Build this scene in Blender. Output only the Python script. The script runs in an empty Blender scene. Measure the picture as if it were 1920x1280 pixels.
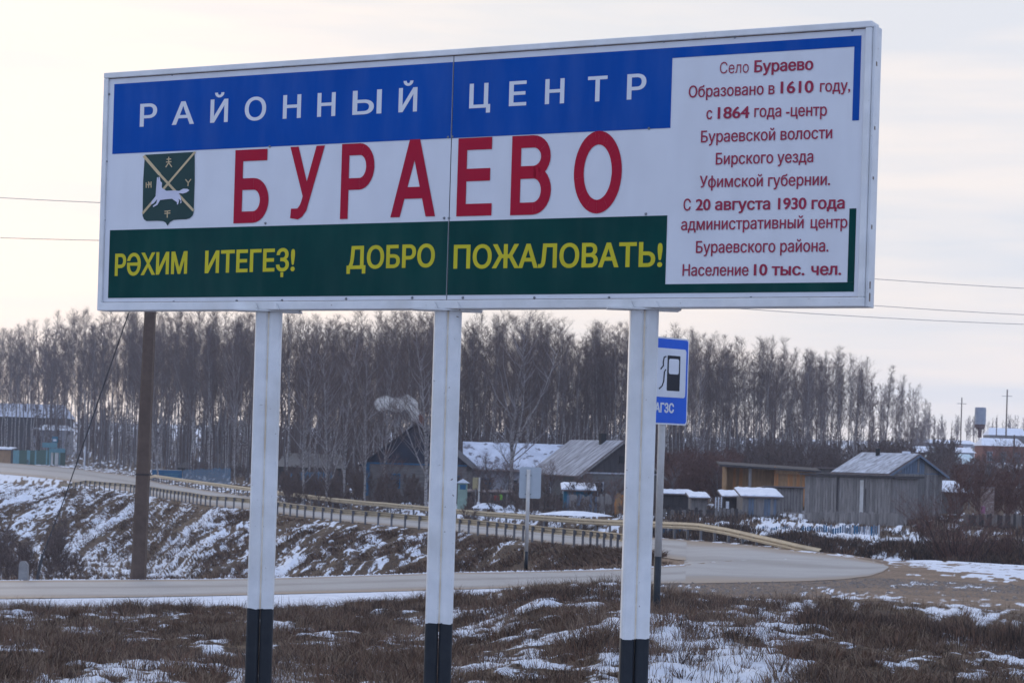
import bpy, math, random
import numpy as np
from mathutils import Matrix, Vector
random.seed(7); RNG = np.random.default_rng(11)
SC = bpy.context.scene; COL = SC.collection
F = 4000.0; RHO = 0.03; CR, SR = math.cos(RHO), math.sin(RHO); EYE = 1.65

# ------------------------------------------------------------------ camera
cam = bpy.data.cameras.new('camera'); camo = bpy.data.objects.new('camera', cam); COL.objects.link(camo)
cam.sensor_width = 36; cam.lens = F / 1920 * 36; cam.shift_y = 214 / 1920
cam.clip_start = 0.1; cam.clip_end = 6000
cam.dof.use_dof = True; cam.dof.focus_distance = 17.0; cam.dof.aperture_fstop = 9.0
camo.matrix_world = Matrix(((CR, -SR, 0, 0), (0, 0, -1, 0), (SR, CR, 0, EYE), (0, 0, 0, 1)))
SC.camera = camo

# ------------------------------------------------------------------ world, sun
SUN_AZ = -22.0   # degrees from the view direction, to the left; the low sun stands behind thin cloud in front
SUN_EL = 7.0
world = bpy.data.worlds.new('World'); SC.world = world; world.use_nodes = True
nt = world.node_tree; nt.nodes.clear()
def N(t, **k):
    n = nt.nodes.new(t)
    for a, b in k.items(): setattr(n, a, b)
    return n
out = N('ShaderNodeOutputWorld'); bg = N('ShaderNodeBackground'); bg.inputs[1].default_value = 0.1
sky = N('ShaderNodeTexSky', sky_type='NISHITA'); sky.sun_disc = False
sky.sun_elevation = math.radians(SUN_EL); sky.sun_rotation = math.radians(SUN_AZ)
sky.air_density = 1.0; sky.dust_density = 1.5
tc = N('ShaderNodeTexCoord')
sd = Vector((math.sin(math.radians(SUN_AZ)) * math.cos(math.radians(SUN_EL)), math.cos(math.radians(SUN_AZ)) * math.cos(math.radians(SUN_EL)), math.sin(math.radians(SUN_EL))))
dot = N('ShaderNodeVectorMath', operation='DOT_PRODUCT'); dot.inputs[1].default_value = sd
nt.links.new(tc.outputs['Generated'], dot.inputs[0])
ramp = N('ShaderNodeValToRGB'); cr = ramp.color_ramp
mr = N('ShaderNodeMapRange'); mr.inputs[1].default_value = -1; mr.inputs[2].default_value = 1
nt.links.new(dot.outputs['Value'], mr.inputs[0]); nt.links.new(mr.outputs[0], ramp.inputs[0])
SKYC = [(0.0, (6.0, 7.7, 11.4)), (0.5, (6.3, 7.9, 11.2)), (0.80, (7.5, 7.9, 8.7)), (0.935, (8.35, 8.2, 8.2)), (0.965, (9.0, 8.6, 8.25)), (0.995, (10.7, 9.6, 8.7))]
while len(cr.elements) < len(SKYC): cr.elements.new(0.5)
for e, (p, c) in zip(cr.elements, SKYC): e.position = p; e.color = (*[v / 12 for v in c], 1)
# long flat cloud streaks
mp = N('ShaderNodeMapping'); mp.inputs['Scale'].default_value = (1.5, 1.5, 14.0); mp.inputs['Rotation'].default_value = (0, 0.03, 0)
nt.links.new(tc.outputs['Generated'], mp.inputs[0])
nz = N('ShaderNodeTexNoise'); nz.inputs['Scale'].default_value = 3.2; nz.inputs['Detail'].default_value = 5; nz.inputs['Roughness'].default_value = 0.5
nt.links.new(mp.outputs[0], nz.inputs[0])
cl = N('ShaderNodeMapRange'); cl.inputs[1].default_value = 0.38; cl.inputs[2].default_value = 0.62
nt.links.new(nz.outputs[0], cl.inputs[0])
tint = N('ShaderNodeMix', data_type='RGBA'); tint.inputs[6].default_value = (0.87, 0.90, 0.955, 1); tint.inputs[7].default_value = (1.06, 1.0, 0.965, 1)
nt.links.new(cl.outputs[0], tint.inputs[0])
mul = N('ShaderNodeMix', data_type='RGBA', blend_type='MULTIPLY'); mul.inputs[0].default_value = 1
nt.links.new(ramp.outputs[0], mul.inputs[6]); nt.links.new(tint.outputs[2], mul.inputs[7])
sc10 = N('ShaderNodeVectorMath', operation='SCALE'); sc10.inputs['Scale'].default_value = 12.0
nt.links.new(mul.outputs[2], sc10.inputs[0])
mixs = N('ShaderNodeMix', data_type='RGBA'); mixs.inputs[0].default_value = 0.97
nt.links.new(sky.outputs[0], mixs.inputs[6]); nt.links.new(sc10.outputs[0], mixs.inputs[7])
nt.links.new(mixs.outputs[2], bg.inputs[0]); nt.links.new(bg.outputs[0], out.inputs[0])
sun = bpy.data.lights.new('sun', 'SUN'); sun.energy = 0.55; sun.angle = math.radians(14); sun.color = (1.0, 0.86, 0.7)
suno = bpy.data.objects.new('sun', sun); COL.objects.link(suno); suno.rotation_euler = (-sd).to_track_quat('-Z', 'Y').to_euler()
SC.view_settings.view_transform = 'Standard'; SC.view_settings.look = 'None'; SC.view_settings.exposure = 0.18; SC.view_settings.gamma = 1
SC.view_settings.use_curve_mapping = False
SC.cycles.max_bounces = 6; SC.cycles.diffuse_bounces = 3; SC.cycles.volume_bounces = 2; SC.cycles.transparent_max_bounces = 16
SC.cycles.use_denoising = True

# ------------------------------------------------------------------ helpers
def ray(px, py):
    a = (px - 960) / F; b = (854 - py) / F
    return np.array([CR * a - SR * b, 1.0, SR * a + CR * b])
def at(px, py, d):
    r = ray(px, py); return Vector((r[0] * d, d, r[2] * d + EYE))
def s_of(px, h): return (px - 960 - SR * h) / CR
def h_of(px, py): return SR * (px - 960) + CR * (854 - py)

def lat_noise(x, y, seed=0):
    xi = np.floor(x).astype(np.int64); yi = np.floor(y).astype(np.int64); fx = x - xi; fy = y - yi
    fx = fx * fx * (3 - 2 * fx); fy = fy * fy * (3 - 2 * fy)
    def hsh(a, b):
        n = (a * 374761393 + b * 668265263 + seed * 1442695041) & 0xffffffff
        n = ((n ^ (n >> 13)) * 1274126177) & 0xffffffff
        return ((n ^ (n >> 16)) & 0xffff) / 65535.0
    v00 = hsh(xi, yi); v10 = hsh(xi + 1, yi); v01 = hsh(xi, yi + 1); v11 = hsh(xi + 1, yi + 1)
    return (v00 * (1 - fx) + v10 * fx) * (1 - fy) + (v01 * (1 - fx) + v11 * fx) * fy
def fbm(x, y, sc, oct=4, seed=0):
    x = np.asarray(x, float) * sc; y = np.asarray(y, float) * sc; a = 1; t = 0; tot = 0
    for i in range(oct):
        t = t + a * lat_noise(x + 17.3 * i, y - 9.1 * i, seed + i); tot += a; a *= .5; x = x * 2.03; y = y * 2.03
    return t / tot

def mesh_np(name, V, Fc, mats, midx=None, smooth=False):
    me = bpy.data.meshes.new(name); V = np.asarray(V, np.float32); Fc = np.asarray(Fc, np.int32)
    k = Fc.shape[1]; n = len(Fc)
    me.vertices.add(len(V)); me.vertices.foreach_set('co', V.ravel())
    me.loops.add(n * k); me.loops.foreach_set('vertex_index', Fc.ravel())
    me.polygons.add(n); me.polygons.foreach_set('loop_start', np.arange(0, n * k, k, dtype=np.int32)); me.polygons.foreach_set('loop_total', np.full(n, k, np.int32))
    if midx is not None: me.polygons.foreach_set('material_index', np.asarray(midx, np.int32))
    if smooth: me.polygons.foreach_set('use_smooth', np.ones(n, bool))
    for m in (mats if isinstance(mats, (list, tuple)) else [mats]): me.materials.append(m)
    me.update(calc_edges=True); me.validate(); return me
def link(name, data, parent=None, loc=None):
    o = bpy.data.objects.new(name, data); COL.objects.link(o)
    if parent is not None: o.parent = parent
    if loc is not None: o.location = loc
    return o
def tag(o, label=None, cat=None, group=None, kind=None):
    if label: o['label'] = label
    if cat: o['category'] = cat
    if group: o['group'] = group
    if kind: o['kind'] = kind
    return o
def thing(name, label, cat, loc=(0, 0, 0), rotz=0, group=None):
    o = link(name, None, None, loc); o.rotation_euler = (0, 0, rotz); return tag(o, label, cat, group)
class MB:
    def __init__(s): s.v = []; s.f = []
    def add(s, v, f):
        b = len(s.v); s.v += [tuple(p) for p in v]; s.f += [tuple(i + b for i in q) for q in f]; return s
    def box(s, x0, x1, y0, y1, z0, z1, M=None):
        v = [(x, y, z) for z in (z0, z1) for y in (y0, y1) for x in (x0, x1)]
        if M is not None: v = [M @ Vector(p) for p in v]
        return s.add(v, [(0, 2, 3, 1), (4, 5, 7, 6), (0, 1, 5, 4), (2, 6, 7, 3), (0, 4, 6, 2), (1, 3, 7, 5)])
    def prism(s, pts, M=None, h0=0.0, h1=1.0):   # polygon pts (x,z) extruded along y h0..h1
        n = len(pts); v = [(x, h0, z) for x, z in pts] + [(x, h1, z) for x, z in pts]
        if M is not None: v = [M @ Vector(p) for p in v]
        return s.add(v, [tuple(range(n)), tuple(range(2 * n - 1, n - 1, -1))] + [(i, i + n, (i + 1) % n + n, (i + 1) % n) for i in range(n)])
    def tube(s, P, R, k=6, cap=True):
        P = [Vector(p) for p in P]; n = len(P)
        if not isinstance(R, (list, tuple)): R = [R] * n
        vs = []
        for i, p in enumerate(P):
            t = (P[min(i + 1, n - 1)] - P[max(i - 1, 0)]).normalized()
            a = t.cross(Vector((0.0, 1, 0)) if abs(t.y) < .9 else Vector((1.0, 0, 0))).normalized(); b = t.cross(a)
            for j in range(k):
                th = 2 * math.pi * j / k; vs.append(p + (a * math.cos(th) + b * math.sin(th)) * R[i])
        fs = [(i * k + j, i * k + (j + 1) % k, (i + 1) * k + (j + 1) % k, (i + 1) * k + j) for i in range(n - 1) for j in range(k)]
        if cap: fs += [tuple(range(k - 1, -1, -1)), tuple(range((n - 1) * k, n * k))]
        return s.add(vs, fs)
    def build(s, name, mat, parent=None, loc=None, smooth=False, bevel=0):
        me = bpy.data.meshes.new(name); me.from_pydata(s.v, [], s.f); me.materials.append(mat)
        if smooth: me.polygons.foreach_set('use_smooth', [True] * len(me.polygons))
        me.update(); o = link(name, me, parent, loc)
        if bevel:
            m = o.modifiers.new('bevel', 'BEVEL'); m.width = bevel; m.segments = 2; m.limit_method = 'ANGLE'
        return o
def box(name, dims, mat, parent=None, bevel=0): return MB().box(*dims).build(name, mat, parent, bevel=bevel)

MATS = {}
def mat(name, col, col2=None, scale=6.0, rough=0.7, bump=0.0, spots=None, spot_scale=20, spot_at=0.62, stretch=(1, 1, 1), metallic=0, detail=6, spec=0.3, dirt=None, dirt_s=.55):
    """procedural paint/wood/stone: two tones mixed by noise, optional spots of a third, optional bump"""
    m = bpy.data.materials.new(name); m.use_nodes = True; t = m.node_tree; b = t.nodes['Principled BSDF']
    b.inputs['Roughness'].default_value = rough; b.inputs['Metallic'].default_value = metallic; b.inputs['Specular IOR Level'].default_value = spec
    co = t.nodes.new('ShaderNodeTexCoord'); ma = t.nodes.new('ShaderNodeMapping'); ma.inputs['Scale'].default_value = stretch
    t.links.new(co.outputs['Object'], ma.inputs[0])
    ma2 = t.nodes.new('ShaderNodeMapping'); ma2.inputs['Scale'].default_value = (2.2, 2.2, .45); t.links.new(co.outputs['Object'], ma2.inputs[0])
    n = t.nodes.new('ShaderNodeTexNoise'); n.inputs['Scale'].default_value = scale; n.inputs['Detail'].default_value = detail; n.inputs['Roughness'].default_value = .62
    t.links.new(ma.outputs[0], n.inputs[0])
    mr = t.nodes.new('ShaderNodeMapRange'); mr.inputs[1].default_value = .35; mr.inputs[2].default_value = .65; t.links.new(n.outputs[0], mr.inputs[0])
    mx = t.nodes.new('ShaderNodeMix'); mx.data_type = 'RGBA'; c2 = col2 or tuple(v * .85 for v in col)
    mx.inputs[6].default_value = (*col, 1); mx.inputs[7].default_value = (*c2, 1); t.links.new(mr.outputs[0], mx.inputs[0]); last = mx.outputs[2]
    def layer(c, sc, lo, hi, last, strength=1.0, vec=ma.outputs[0]):
        n2 = t.nodes.new('ShaderNodeTexNoise'); n2.inputs['Scale'].default_value = sc; n2.inputs['Detail'].default_value = 4; t.links.new(vec, n2.inputs[0])
        r2 = t.nodes.new('ShaderNodeMapRange'); r2.inputs[1].default_value = lo; r2.inputs[2].default_value = hi; r2.inputs[4].default_value = strength; t.links.new(n2.outputs[0], r2.inputs[0])
        x = t.nodes.new('ShaderNodeMix'); x.data_type = 'RGBA'; x.inputs[7].default_value = (*c, 1)
        t.links.new(last, x.inputs[6]); t.links.new(r2.outputs[0], x.inputs[0]); return x.outputs[2]
    if spots: last = layer(spots, spot_scale, spot_at, spot_at + .05, last, .9)
    if dirt: last = layer(dirt, 2.3, .42, .75, last, dirt_s, co.outputs['Object'] if dirt_s > .5 else ma2.outputs[0])
    t.links.new(last, b.inputs['Base Color'])
    if bump:
        bp = t.nodes.new('ShaderNodeBump'); bp.inputs['Strength'].default_value = bump; bp.inputs['Distance'].default_value = .02
        t.links.new(n.outputs[0], bp.inputs['Height']); t.links.new(bp.outputs[0], b.inputs['Normal'])
    MATS[name] = m; return m

white_paint = mat('white_paint', (.78, .78, .78), (.68, .69, .70), 5, .5, .15, spots=(.13, .07, .04), spot_scale=34, spot_at=.70, dirt=(.52, .50, .46))
white_sheet = mat('white_sheet', (.71, .72, .755), (.68, .69, .73), 3, .4, spec=.12, dirt=(.50, .49, .50), dirt_s=.22, bump=.03)
blue_film = mat('blue_film', (.002, .074, .37), (.002, .064, .33), 1.2, .4, spec=.05, dirt=(.10, .17, .40), dirt_s=.22, bump=.04)
green_film = mat('green_film', (.004, .055, .048), (.003, .040, .038), 1.2, .4, spec=.05, dirt=(.05, .10, .09), dirt_s=.25, bump=.04)
red_film = mat('red_film', (.42, .012, .035), (.36, .012, .04), 2.0, .4, spec=.08)
maroon_film = mat('maroon_film', (.34, .018, .06), None, 3, .45)
yellow_film = mat('yellow_film', (.60, .52, .012), None, 3, .4)
gold_film = mat('gold_film', (.62, .48, .28), None, 3, .4)
lilac_film = mat('lilac_film', (.66, .66, .78), None, 3, .4)
black_paint = mat('black_paint', (.012, .016, .022), (.02, .024, .03), 8, .45, .1)
rust_highlight = mat('rusty_cream_highlight', (.80, .75, .66), (.62, .50, .36), 5, .8, .3)  # rusty weld tone, brightened to cream to imitate the highlight along the seam
steel = mat('zinc_steel', (.25, .26, .28), (.18, .19, .2), 20, .45, metallic=.6)
rust_shade_line = mat('rust_shade_line', (.30, .22, .17), (.10, .06, .045), 14, .9)  # rusty tone, also used for the painted shadow strip under the top rail
dark_line = mat('seam_dark', (.06, .05, .05), None, 10, .8)

# ------------------------------------------------------------------ terrain rows
PXK = np.array([-900, -300, 0, 60, 120, 190, 250, 300, 390, 480, 560, 640, 700, 760, 850, 930, 1000, 1045, 1090, 1130, 1160, 1200, 1240, 1285, 1340, 1400, 1450, 1500, 1566, 1600, 1665, 1750, 1840, 1920, 2200, 2900], float)
def tab(*pts):   # (px, value)
    a = np.array(pts, float); return np.interp(PXK, a[:, 0], a[:, 1])
def row_py(pys, zs, sn=0.3, gr=0.0):
    py = tab(*pys); z = tab(*zs); h = SR * (PXK - 960) + CR * (854 - py); d = (z - EYE) * F / h
    return [d, z, sn, gr]
def row_d(ds, zs, sn=0.3, gr=0.0): return [tab(*ds), tab(*zs), sn, gr]
def T(*p): return tab(*p)
R5 = row_py([(-900, 1140), (-300, 1128), (0, 1123), (250, 1120), (460, 1116), (700, 1110), (850, 1106), (1000, 1101), (1160, 1098), (1240, 1094), (1400, 1092), (1500, 1091), (1640, 1082), (1750, 1088), (1920, 1097), (2900, 1130)], [(0, -1.5)])
R6 = row_py([(-900, 1104), (-300, 1094), (0, 1089), (460, 1086), (700, 1079), (850, 1074), (1000, 1072), (1160, 1068), (1285, 1060), (1340, 1054), (1400, 1051), (1500, 1050), (1600, 1056), (1665, 1062), (1750, 1066), (1920, 1078), (2900, 1110)], [(1285, -1.5), (1400, -1.58), (2900, -1.5)])
K = row_py([(-900, 888), (-300, 897), (0, 904), (120, 912), (250, 925), (390, 949), (480, 958), (600, 975), (760, 990), (870, 1000), (1000, 1016), (1090, 1026), (1150, 1035), (1210, 1043), (1285, 1056), (1340, 1049), (1400, 1046), (1500, 1047), (1600, 1053), (1750, 1062), (1920, 1074), (2900, 1106)],
           [(-300, -2.5), (760, -2.55), (870, -2.55), (1000, -2.4), (1090, -2.3), (1150, -2.15), (1210, -1.95), (1285, -1.7), (1340, -1.62), (2900, -1.5)])
R12 = row_py([(-900, 845), (-300, 858), (0, 867), (120, 876), (250, 893), (300, 906), (480, 934), (640, 957), (900, 984), (1000, 992), (1100, 1001), (1170, 1005), (1300, 1014), (1400, 1022), (1500, 1033), (1600, 1044), (1665, 1055), (1750, 1054), (1920, 1064), (2900, 1090)],
             [(-300, -2.4), (900, -2.5), (1100, -2.45), (1170, -2.3), (1300, -2.0), (1400, -1.8), (1500, -1.65), (1665, -1.58), (2900, -1.45)])
ROWS = [
    row_d([(0, 1.0)], [(0, 0.0)], .3),
    row_d([(0, 10.0)], [(0, -.28)], T((0, .3), (2000, .3))),
    row_d([(0, 17.0)], [(0, -.48)], T((0, .42), (800, .38), (1130, .46), (1240, .80), (1450, .72), (1600, .42), (1920, .42))),
    row_d([(0, 26.0)], [(0, -.85), (800, -.82), (1000, -.55), (1150, -.35), (1500, -.38), (1920, -.55)], T((0, .38), (600, .33), (1000, .33), (1130, .52), (1230, .82), (1480, .70), (1600, .38), (1920, .42))),
    row_py([(-300, 1160), (0, 1152), (500, 1146), (900, 1130), (1000, 1112), (1150, 1106), (1240, 1128), (1400, 1143), (1650, 1163), (1920, 1192), (2900, 1225)],
           [(0, -1.35), (800, -1.3), (900, -1.0), (1000, -.5), (1240, -.6), (1400, -.65), (1650, -.85), (1920, -1.05)], T((0, .28), (600, .22), (1000, .22), (1230, .38), (1400, .5), (1650, .4), (1920, .4))),
    [None] * 4,   # verge just behind the crest
    [R5[0], R5[1], T((0, .95), (900, .95), (1040, .6), (1150, .2), (1300, .08), (2000, .05)), T((0, 0), (1000, .2), (1160, .9), (1300, 1), (2900, 1))],
    [R6[0], R6[1], T((0, .6), (1160, .5), (1285, .2), (1500, .1), (1700, .25), (1850, .7), (2900, .6)), T((0, .7), (1160, .6), (1285, 1), (2900, 1))],
    None, None, None,
    [K[0], K[1], T((0, .7), (60, .6), (120, .45), (250, .5), (480, .40), (700, .38), (900, .3), (1285, .25), (1700, .35), (1850, .85), (2900, .8)), T((0, 0), (1000, 0), (1200, .5), (1285, 1), (2900, 1))],
    None,
    [R12[0], R12[1], T((0, .8), (300, .75), (600, .4), (1200, .5), (1600, .5), (1665, .35), (1750, .55), (1840, .8), (2900, .8)), T((0, .3), (1200, .5), (1665, .9), (2900, .9))],
    None, None, None, None, None, None, None]
ROWS[5] = [R5[0] - T((0, 2.6), (900, 3.0), (1240, 6.0), (1920, 5)), R5[1] + T((0, .03), (1200, .05)), T((0, 1.0), (900, 1.0), (1040, .55), (1150, .3), (1650, .3), (1920, .3)), T((0, 0), (1100, 0), (1240, .7), (1500, 1), (2900, 1))]
ROWS[8] = [R6[0] + T((0, 2.2), (1160, 1.5), (1285, .6)), R6[1] - T((0, .12), (1160, .05), (1285, 0)), T((0, .45), (1285, .3), (1700, .3), (1850, .8)), T((0, .5), (1160, .2), (1285, 1))]
ROWS[9] = [R6[0] + T((0, 16), (700, 16), (850, 13), (1000, 10), (1090, 6), (1160, 4), (1285, 1.4)), T((0, -6), (700, -6), (850, -4.6), (1000, -2.7), (1090, -1.9), (1160, -1.75), (1285, -1.6), (2900, -1.5)), T((0, .4), (1285, .2), (1700, .35), (1850, .85)), T((0, 0), (1200, 0), (1285, 1))]
ROWS[10] = [K[0] - T((0, 30), (480, 26), (700, 22), (850, 18), (1000, 13), (1090, 8), (1160, 4), (1285, .7)), T((0, -7.2), (480, -6.6), (700, -5.8), (850, -5.0), (1000, -3.7), (1090, -2.8), (1160, -2.35), (1285, -1.63), (2900, -1.5)), T((0, .45), (200, .52), (350, .42), (480, .46), (560, .34), (700, .32), (900, .3), (1050, .15), (1160, .1), (1285, .2), (1700, .35), (1850, .85)), T((0, 0), (1200, 0), (1285, 1))]
R11 = row_py([(-900, 866), (-300, 879), (0, 888), (60, 893), (120, 900), (190, 911), (250, 922), (300, 933)], [(-300, -2.45)])
d11 = np.where(PXK <= 300, np.maximum(R11[0], K[0] + 1.2), K[0] + 1.2)
ROWS[12] = [d11, K[1] + .02, T((0, .95), (120, .5), (700, .3), (1285, .2), (1750, .6), (1850, .85)), T((0, 0), (300, .5), (1200, .6), (1285, 1))]
ROWS[14] = [R12[0] + 1.3, R12[1] + .0, T((0, .7), (300, .6), (700, .3), (1200, .3), (1700, .45), (1840, .6)), T((0, 0), (1300, .2), (1665, .6), (1840, 0))]
ROWS[15] = [R12[0] + 6, R12[1] - T((0, .2), (300, .8), (1200, 1.3), (1700, 1.2), (1920, .8)), T((0, .4), (1200, .15), (1700, .15), (1800, .4), (1920, .7)), 0.0]
ROWS[16] = [R12[0] + T((0, 18), (300, 18), (1600, 20), (2900, 20)), T((0, -2.45), (640, -2.5), (900, -2.15), (1100, -1.95), (1300, -1.8), (1500, -1.7), (2900, -1.7)), T((0, .5), (640, .4), (860, .7), (1160, .6), (1250, .25), (1390, .45), (1420, .8), (1650, .8), (1720, .25), (1920, .25)), 0.0]
ROWS[17] = [np.maximum(R12[0] + 40, T((0, 280), (300, 270), (640, 205), (900, 180), (1200, 175), (1500, 165), (1920, 165))), T((0, -2.4), (640, -2.4), (900, -2.0), (1200, -1.8), (1500, -1.6), (1920, -1.4)), T((0, .4), (1200, .3), (1900, .3)), 0.0]
ROWS[18] = [T((0, 400), (1200, 330), (2900, 330)), T((0, -1.5), (1200, -.5), (1600, .4), (1750, 1.2), (2900, 1.5)), .35, 0.0]
ROWS[19] = [T((0, 720)), T((0, 6), (1200, 5), (1600, 8), (1920, 10)), .7, 0.0]
ROWS[20] = [T((0, 1000)), T((0, 11), (1920, 14)), .8, 0.0]
SUB = [6, 16, 110, 90, 14, 6, 8, 4, 6, 40, 72, 3, 8, 3, 8, 14, 14, 10, 8, 6]
SG = np.concatenate([np.linspace(-2000, -1180, 24)[:-1], np.arange(-1180, 1181, 3.6), np.linspace(1190, 2000, 24)])
RD = []; RZ = []; RS = []; RG = []; prev = None
for (d, z, sn, gr) in ROWS:
    d = np.broadcast_to(d, PXK.shape).astype(float)
    if prev is not None: d = np.maximum(d, prev + .35)
    prev = d; h = (z - EYE) / d * F; s = (PXK - 960 - SR * h) / CR
    g = lambda v: np.interp(SG, s, np.broadcast_to(v, PXK.shape))
    # smooth across columns so no kink shows
    def sm(a, k=5):
        kk = np.ones(2 * k + 1) / (2 * k + 1); p = np.pad(a, k, mode='edge'); return np.convolve(p, kk, 'valid')
    RD.append(sm(g(d))); RZ.append(sm(g(z))); RS.append(g(sn)); RG.append(g(gr))
RD, RZ, RS, RG = map(np.array, (RD, RZ, RS, RG))
GD, GZ, GS, GG, GQ = [], [], [], [], []
for i in range(len(ROWS) - 1):
    n = SUB[i]
    for k in range(n + (1 if i == len(ROWS) - 2 else 0)):
        t = k / n
        if i in (2, 3): te = t
        else: te = t
        zt = t * t * (3 - 2 * t) if i in (4, 8, 9, 15, 17, 18) else t
        GD.append(RD[i] * (1 - te) + RD[i + 1] * te); GZ.append(RZ[i] * (1 - zt) + RZ[i + 1] * zt)
        GS.append(RS[i] * (1 - t) + RS[i + 1] * t); GG.append(RG[i] * (1 - t) + RG[i + 1] * t); GQ.append(np.full(len(SG), i + t))
GD, GZ, GS, GG, GQ = map(np.array, (GD, GZ, GS, GG, GQ))
GX = SG[None, :] * GD / F
# relief: hummocks in rough ground, none on the roads
rough_w = np.zeros_like(GQ)
q = GQ
rough_w += np.where(q <= 4.3, np.clip(q / 1.5, 0, 1), 0) * .16
rough_w += np.where((q > 4.3) & (q < 5.6), .03, 0)
rough_w += np.where((q > 9.3) & (q < 11), np.clip((q - 9.3) * 3, 0, 1) * np.clip((11 - q) * 4, 0, 1) * .55, 0) * np.clip((1500 - (GX / GD * F + 960)) / 700, 0.0, 1)
rough_w += np.where(q > 14.2, .25, 0)
rough_w *= np.where(GG > .75, np.where(GQ > 5, 0, .25), 1)
hum = (fbm(GX, GD, .55, 4, 3) - .5) * 2
hum2 = (fbm(GX, GD, 3.2, 3, 9) - .5) * 2
GZ = GZ + rough_w * (hum * .9 + hum2 * .35)
# snow cover: patches decided by the same hummocky noise
def snow_field(x, y, q, s):
    ys = np.where(q < 5.2, .33, 1.0); n1 = fbm(x, y * ys, .85, 4, 21); n2 = fbm(x, y * (ys + 1) / 2, 3.6, 4, 33)
    # on the embankment the cover lies in slanting streaks
    u = x * .8 + y * .28; v = x * .5 - y * .32
    nb = .38 * fbm(u * .8, v * 2.2, 2.6, 4, 41) + .30 * fbm(x, y, .22, 3, 45) + .32 * fbm(x, y * .6, 4.2, 3, 47)
    f = np.where((q > 8.5) & (q < 12), nb * .8 + .2 * n2, .45 * n1 + .55 * n2)
    return np.clip(((f - .5) * 2.6 + s - .5) * np.where(q < 5, 2.3, 3.2) + .5, 0, 1)
GSN = snow_field(GX, GD, GQ, GS)
strip = (GQ > 4.6) & (GQ < 6.01) & (GS > .8)
GSN = np.where(strip, np.clip(GSN + .6, 0, 1), GSN)
GZ = GZ + np.where((q < 6) | (q > 8), GSN * .03, 0) * np.where(GG > .5, .3, 1)
def ground_at(x, y):
    """height of the ground sheet under world x, y"""
    s = x * F / max(y, 1e-3); c = np.interp(s, SG, np.arange(len(SG))); c0 = int(min(c, len(SG) - 2)); w = c - c0
    col_d = GD[:, c0] * (1 - w) + GD[:, c0 + 1] * w; col_z = GZ[:, c0] * (1 - w) + GZ[:, c0 + 1] * w
    return float(np.interp(y, col_d, col_z))
def drape(px, py):
    """first point of the ground seen along the photograph's line of sight"""
    h = h_of(px, py); s = s_of(px, h); c = np.interp(s, SG, np.arange(len(SG))); c0 = int(min(c, len(SG) - 2)); w = c - c0
    cd = GD[:, c0] * (1 - w) + GD[:, c0 + 1] * w; cz = GZ[:, c0] * (1 - w) + GZ[:, c0 + 1] * w
    diff = cz - (EYE + h / F * cd); idx = np.where((diff[:-1] < 0) & (diff[1:] >= 0))[0]
    if diff[0] >= 0 or len(idx) == 0: i = len(cd) - 2; t = 1.0
    else: i = idx[0]; t = -diff[i] / (diff[i + 1] - diff[i])
    d = cd[i] * (1 - t) + cd[i + 1] * t
    return Vector((s * d / F, d, cz[i] * (1 - t) + cz[i + 1] * t))
def on_ground(px, d, dz=0.0):
    h = (-1.8 - EYE) / d * F; x = (px - 960 - SR * h) / CR * d / F
    return Vector((x, d, ground_at(x, d) + dz))
# ground mesh
nr, nc = GD.shape
V = np.stack([GX, GD, GZ], -1).reshape(-1, 3); idx = np.arange(nr * nc).reshape(nr, nc)
Q = np.stack([idx[:-1, :-1], idx[:-1, 1:], idx[1:, 1:], idx[1:, :-1]], -1).reshape(-1, 4)
left = np.stack([GX[:, 0] - 150 - GD[:, 0] * .05, GD[:, 0] - 120 * np.exp(-GD[:, 0] / 60), GZ[:, 0]], -1)
right = np.stack([GX[:, -1] + 150 + GD[:, -1] * .05, GD[:, -1] - 120 * np.exp(-GD[:, -1] / 60), GZ[:, -1]], -1)
bL = nr * nc; bR = bL + nr; V = np.concatenate([V, left, right])
j = np.arange(nr - 1)
QL = np.stack([bL + j, idx[j, 0], idx[j + 1, 0], bL + j + 1], -1); QR = np.stack([idx[j, -1], bR + j, bR + j + 1, idx[j + 1, -1]], -1)
QB = np.array([[bL, bR, idx[0, -1], idx[0, 0]]])
Q = np.concatenate([Q, QL, QR, QB])
def attr(me, name, vals):
    a = me.attributes.new(name, 'FLOAT', 'POINT'); a.data.foreach_set('value', np.asarray(vals, np.float32))

gm = bpy.data.materials.new('winter_ground'); gm.use_nodes = True; t = gm.node_tree; b = t.nodes['Principled BSDF']; L = t.links.new
def nn(typ, **k):
    n = t.nodes.new(typ)
    for a, v in k.items(): setattr(n, a, v)
    return n
def mixc(f, a, c):
    x = nn('ShaderNodeMix', data_type='RGBA')
    for sck, v in ((0, f), (6, a), (7, c)):
        if isinstance(v, (int, float)): x.inputs[sck].default_value = v
        elif isinstance(v, tuple): x.inputs[sck].default_value = (*v, 1)
        else: L(v, x.inputs[sck])
    return x.outputs[2]
def noise(scale, detail=6, r=.6):
    n = nn('ShaderNodeTexNoise'); n.inputs['Scale'].default_value = scale; n.inputs['Detail'].default_value = detail; n.inputs['Roughness'].default_value = r
    L(co.outputs['Object'], n.inputs[0]); return n.outputs[0]
def mrange(v, a, c, lo=0, hi=1):
    m = nn('ShaderNodeMapRange'); m.inputs[1].default_value = a; m.inputs[2].default_value = c; m.inputs[3].default_value = lo; m.inputs[4].default_value = hi; L(v, m.inputs[0]); return m.outputs[0]
def mth(op, a, c):
    m = nn('ShaderNodeMath', operation=op)
    for i, v in enumerate((a, c)):
        if isinstance(v, (int, float)): m.inputs[i].default_value = v
        else: L(v, m.inputs[i])
    return m.outputs[0]
co = nn('ShaderNodeTexCoord')
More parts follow.
